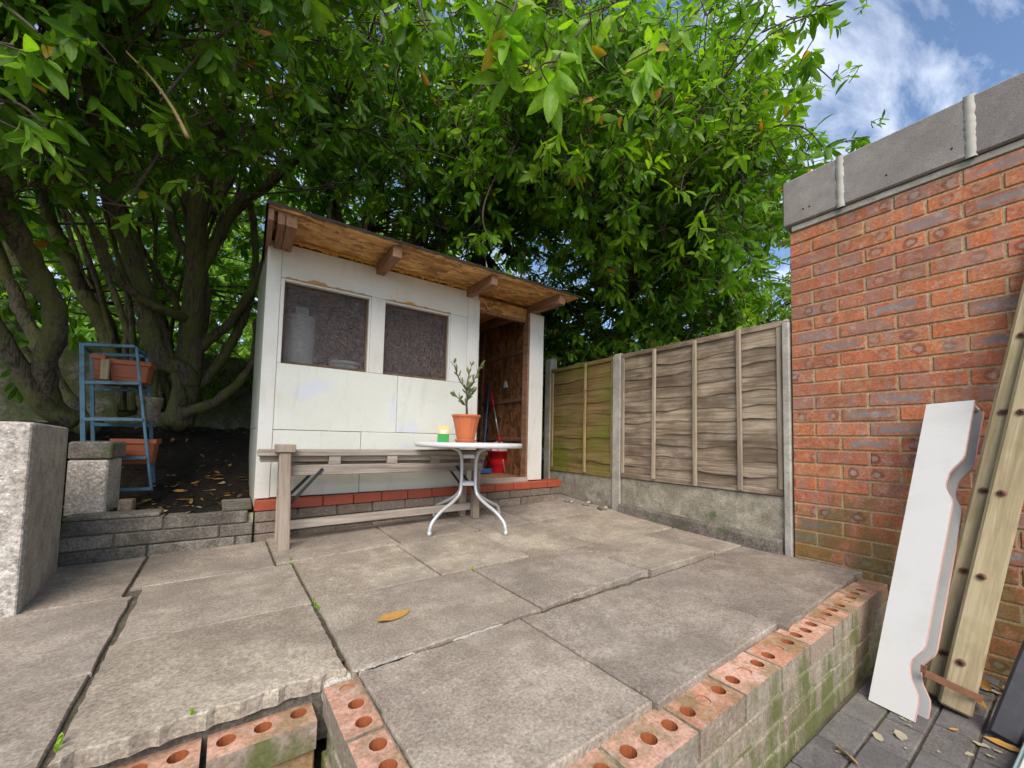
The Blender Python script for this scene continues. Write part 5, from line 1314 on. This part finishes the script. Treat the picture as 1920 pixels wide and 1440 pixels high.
crown(T1, (-1.8, 5.6, 3.0), (2.6, .8, 2.2), 60, 8, .12, .5)
crown(T2, (-.35, 3.4, 3.2), (1.2, 1.2, 1.1), 75, 7, .11, .46)
crown(T2, (.2, 4.6, 4.2), (2.0, 1.4, 1.6), 95, 8, .12, .42)
crown(T2, (-.3, 6.0, 2.9), (2.2, .7, 1.9), 60, 8, .12, .55)
crown(T3, (1.6, 4.7, 3.7), (1.6, 1.3, 1.5), 100, 8, .12, .42)
crown(T3, (1.5, 3.2, 3.6), (1.4, .9, .9), 60, 8, .12, .6)
crown(T3, (2.6, 5.3, 2.6), (1.6, 1.1, 1.8), 75, 8, .12, .42)
crown(T4, (3.9, 3.3, 2.4), (1.1, 1.5, 1.7), 110, 8, .115, .58)
crown(T4, (3.5, 2.3, 3.1), (1.1, 1.0, 1.0), 90, 8, .115, .66)
crown(T4, (5.2, 3.4, 2.9), (1.5, 1.6, 1.9), 80, 8, .12, .5)
crown(T4, (3.3, 3.7, 1.6), (.5, .8, .8), 40, 7, .115, .45)
crown(T3, (2.4, 3.6, 4.2), (1.2, 1.1, 1.1), 90, 8, .125, .5)
crown(T3, (2.2, 2.4, 3.5), (.8, .7, .7), 45, 8, .12, .6)
crown(T4, (3.4, 2.5, 4.1), (1.0, .9, .9), 90, 8, .12, .68)
crown(T4, (4.6, 2.6, 3.9), (1.2, 1.1, 1.1), 70, 8, .12, .55)
crown(T4, (3.0, 1.7, 3.2), (.6, .5, .6), 40, 8, .115, .62)
crown(T2, (-.6, 2.2, 3.3), (1.2, .8, .7), 60, 8, .115, .48)  # foliage overhead out of view, added to darken the area under the trees
crown(T1, (-2.2, 2.2, 2.9), (1.2, 1.1, 1.0), 60, 8, .115, .44)  # unseen canopy on the left, added for the shade it casts
crown(T4, (3.5, 4.6, 2.0), (1.0, 1.0, 1.2), 60, 8, .115, .5)
crown(T4, (4.9, 3.0, 2.0), (.8, .9, 1.0), 45, 8, .11, .55)
T1.finish(55); T2.finish(70); T3.finish(110); T4.finish(60)

# lighter shrubs and hedge beyond the boundary
def ok_all(p): return True
_ok = ok
class Bush(Tree):
    def __init__(s, name, label, loc, cat='shrub'):
        Tree.__init__(s, name, label, loc); s.o['category'] = cat; del s.o['group']
H1 = Bush('light_shrub', 'bright yellow-green shrub behind the fence next to the brick wall', (6.2, 2.8, .05))
H1.stem([(6.2, 2.8, .0), (6.15, 2.7, 1.0), (6.1, 2.6, 2.4)], .05, .02); H1.stem([(6.2, 2.8, .0), (6.4, 2.6, 1.2), (6.5, 2.4, 2.3)], .04, .02)
ok = lambda p: p[0] > 3.1 and p[2] > .05
crown(H1, (6.2, 2.6, 2.1), (1.0, 1.1, 1.15), 90, 8, .085, .72, nl=(8, 12)); H1.finish(0, 'leafshrub')
H2 = Bush('hedge', 'sunlit hedge seen through the trunks beyond the boundary wall', (-1.5, 12.2, 0), 'hedge')
for hx in np.arange(-7, 7.1, 2.0): H2.stem([(hx, 12.2, 0), (hx + .1, 12.1, 2.5), (hx, 12.2, 5.2)], .10, .03)
ok = lambda p: p[1] > 10.5 and p[2] > .3
for hx in np.arange(-7, 7.1, 1.75): crown(H2, (hx, 12.1, 4.3), (1.7, 1.2, 3.4), 85, 8, .21, .66, .5, .35)
H2.finish(0, 'leafshrub')
ok = _ok

# ------------------------------------------------------------------ fallen leaves, litter, weeds
LFM = {}
def fallen_mesh(mat, i):
    if (mat, i) in LFM: return LFM[(mat, i)]
    r = random.Random(i + 50); vs, fs = [], []; n = 6
    for k in range(n + 1):
        f = k / n; w = (.17 if mat == 'deadleaf' else .26 + .06 * r.random()) * math.sin(PI * f) ** .7 * (1 if mat == 'deadleaf' else r.uniform(.7, 1.15)) + .004; zc2 = .10 * (f - .5) ** 2 * r.uniform(.5, 2.5)
        vs += [(f - .5, -w, zc2 + .06 * r.random() * w * 6), (f - .5, 0, zc2), (f - .5, w, zc2 + .10 * r.random() * w * 5)]
    for k in range(n): o = 3 * k; fs += [(o, o + 3, o + 4, o + 1), (o + 1, o + 4, o + 5, o + 2)]
    LFM[(mat, i)] = mesh_py('fallen_leaf', vs, fs); return LFM[(mat, i)]
def fallen(x, y, z, L, rz_, mat, label, group=None, tilt=0.0, i=0):
    o = link('fallen_leaf', fallen_mesh(mat, i), mat, (x, y, z), (tilt, random.uniform(-.1, .1), rz_), None, True); o.scale = (L,) * 3
    tag(o, label, 'leaf', group); return o
fa = on_z(738, 1157, .003); fallen(fa.x, fa.y, .004, .155, .36, 'deadleaf', 'single large yellow-brown leaf lying on the middle of the patio', i=2)
r5 = random.Random(3)
for k in range(34):
    x = r5.uniform(-.62, 0.0); y = r5.uniform(3.08, 4.0)
    fallen(x, y, soil_z(x, y) + .006, r5.uniform(.05, .10), r5.uniform(0, 6.28), r5.choice(('deadleaf', 'palelitter', 'deadleaf')), 'dead leaf lying on the dark soil bed left of the shed', 'dead leaves on the soil bed', r5.uniform(-.5, .5), k % 5)
NL = 420; lx = rng.uniform(-1.6, .02, NL); ly = rng.uniform(3.08, 5.0, NL)
lo = leaf_batch('leaf_litter', np.array([(a_, b_, soil_z(a_, b_) + .008) for a_, b_ in zip(lx, ly)]), np.concatenate([rng.normal(size=(NL, 2)), rng.normal(size=(NL, 1)) * .25], 1), np.tile(np.array([[0, 0, 1.0]]), (NL, 1)) + rng.normal(size=(NL, 3)) * .3, rng.uniform(.02, .075, NL), rng.uniform(.005, .016, NL), rng.uniform(.6, 1.0, NL), 'leaflitter')
lo['kind'] = 'stuff'; lo['label'] = 'brown leaf litter scattered over the shaded soil bed'
for k in range(30):
    px_ = r5.uniform(1560, 1905); py_ = r5.uniform(1290, 1440); q = on_z(px_, py_, LOW + .003)
    if q.y > .54 or q.x > 2.75: continue
    near = q.x > 2.15 and q.y < .36
    fallen(q.x, q.y, LOW + .004, r5.choice((.012, .02, .03, .055)) * r5.uniform(.7, 1.2) * (1.7 if near and k % 2 else 1), r5.uniform(0, 6.28), 'palelitter' if not near else r5.choice(('deadleaf', 'palelitter')), 'small pale leaf fragment scattered on the grey paving', 'leaf fragments on the grey paving', 0, k % 5)
for k in range(16):
    x = r5.uniform(2.4, 2.68); y = r5.uniform(.02, .28)
    fallen(x, y, LOW + .012 + .02 * r5.random(), r5.uniform(.07, .13), r5.uniform(0, 6.28), 'deadleaf', 'curled brown leaf heaped by the foot of the timber posts', 'brown leaves by the timber posts', r5.uniform(-.7, .7), k % 5)
q = on_z(1588, 1420, LOW + .004)
fallen(q.x, q.y, LOW + .012, .085, 1.0, 'deadleaf', 'crumpled orange-brown leaf on the grey paving nearest the mossy retaining wall', None, .5, 3)
# stones in the corner by the fence and weeds in joints
for k in range(9):
    x = r5.uniform(2.60, 2.80); y = r5.uniform(2.5, 2.95)
    bm = bmesh.new(); bmesh.ops.create_icosphere(bm, subdivisions=2, radius=1)
    for v_ in bm.verts: v_.co = v_.co * (1 + r5.uniform(-.15, .15))
    bmesh.ops.scale(bm, vec=(r5.uniform(.02, .04), r5.uniform(.015, .03), r5.uniform(.010, .018)), verts=bm.verts)
    me = bpy.data.meshes.new('stone'); bm.to_mesh(me); bm.free()
    tag(link('stone', me, r5.choice(('block', 'greyblock', 'post')), (x, y, zg(x, y) + .010), (0, 0, r5.uniform(0, 6))), 'loose stone in the corner between shed plinth and fence', 'stone', 'loose stones in the fence corner')
W = Bush('joint_weeds', 'tiny green weeds growing in the slab joints', (.4, 1.9, 0), 'weed'); W.o['kind'] = 'stuff'
for (px_, py_) in ((592, 1138), (588, 1132), (545, 1052), (885, 1068), (545, 1058), (596, 1142), (105, 1408), (112, 1396), (360, 1340)):
    p = on_z(px_, py_, .002)
    W.shoot(np.array(p), np.array((0, 0, 1.0)), 5, .018, .85, .2)
P_ = np.array(W.lp); leaf_batch('weed_leaves', P_, np.array(W.ld), np.array(W.ln), np.array(W.ll), np.array(W.lw) * 1.8, np.array(W.lt), 'leafshrub', W.o, loc=tuple(W.o.location))
print('bricks in tall wall', nb_, 'pavers', cnt, 'leaves', sum(len(t_.lp) for t_ in (T1, T2, T3, T4, H1, H2)))
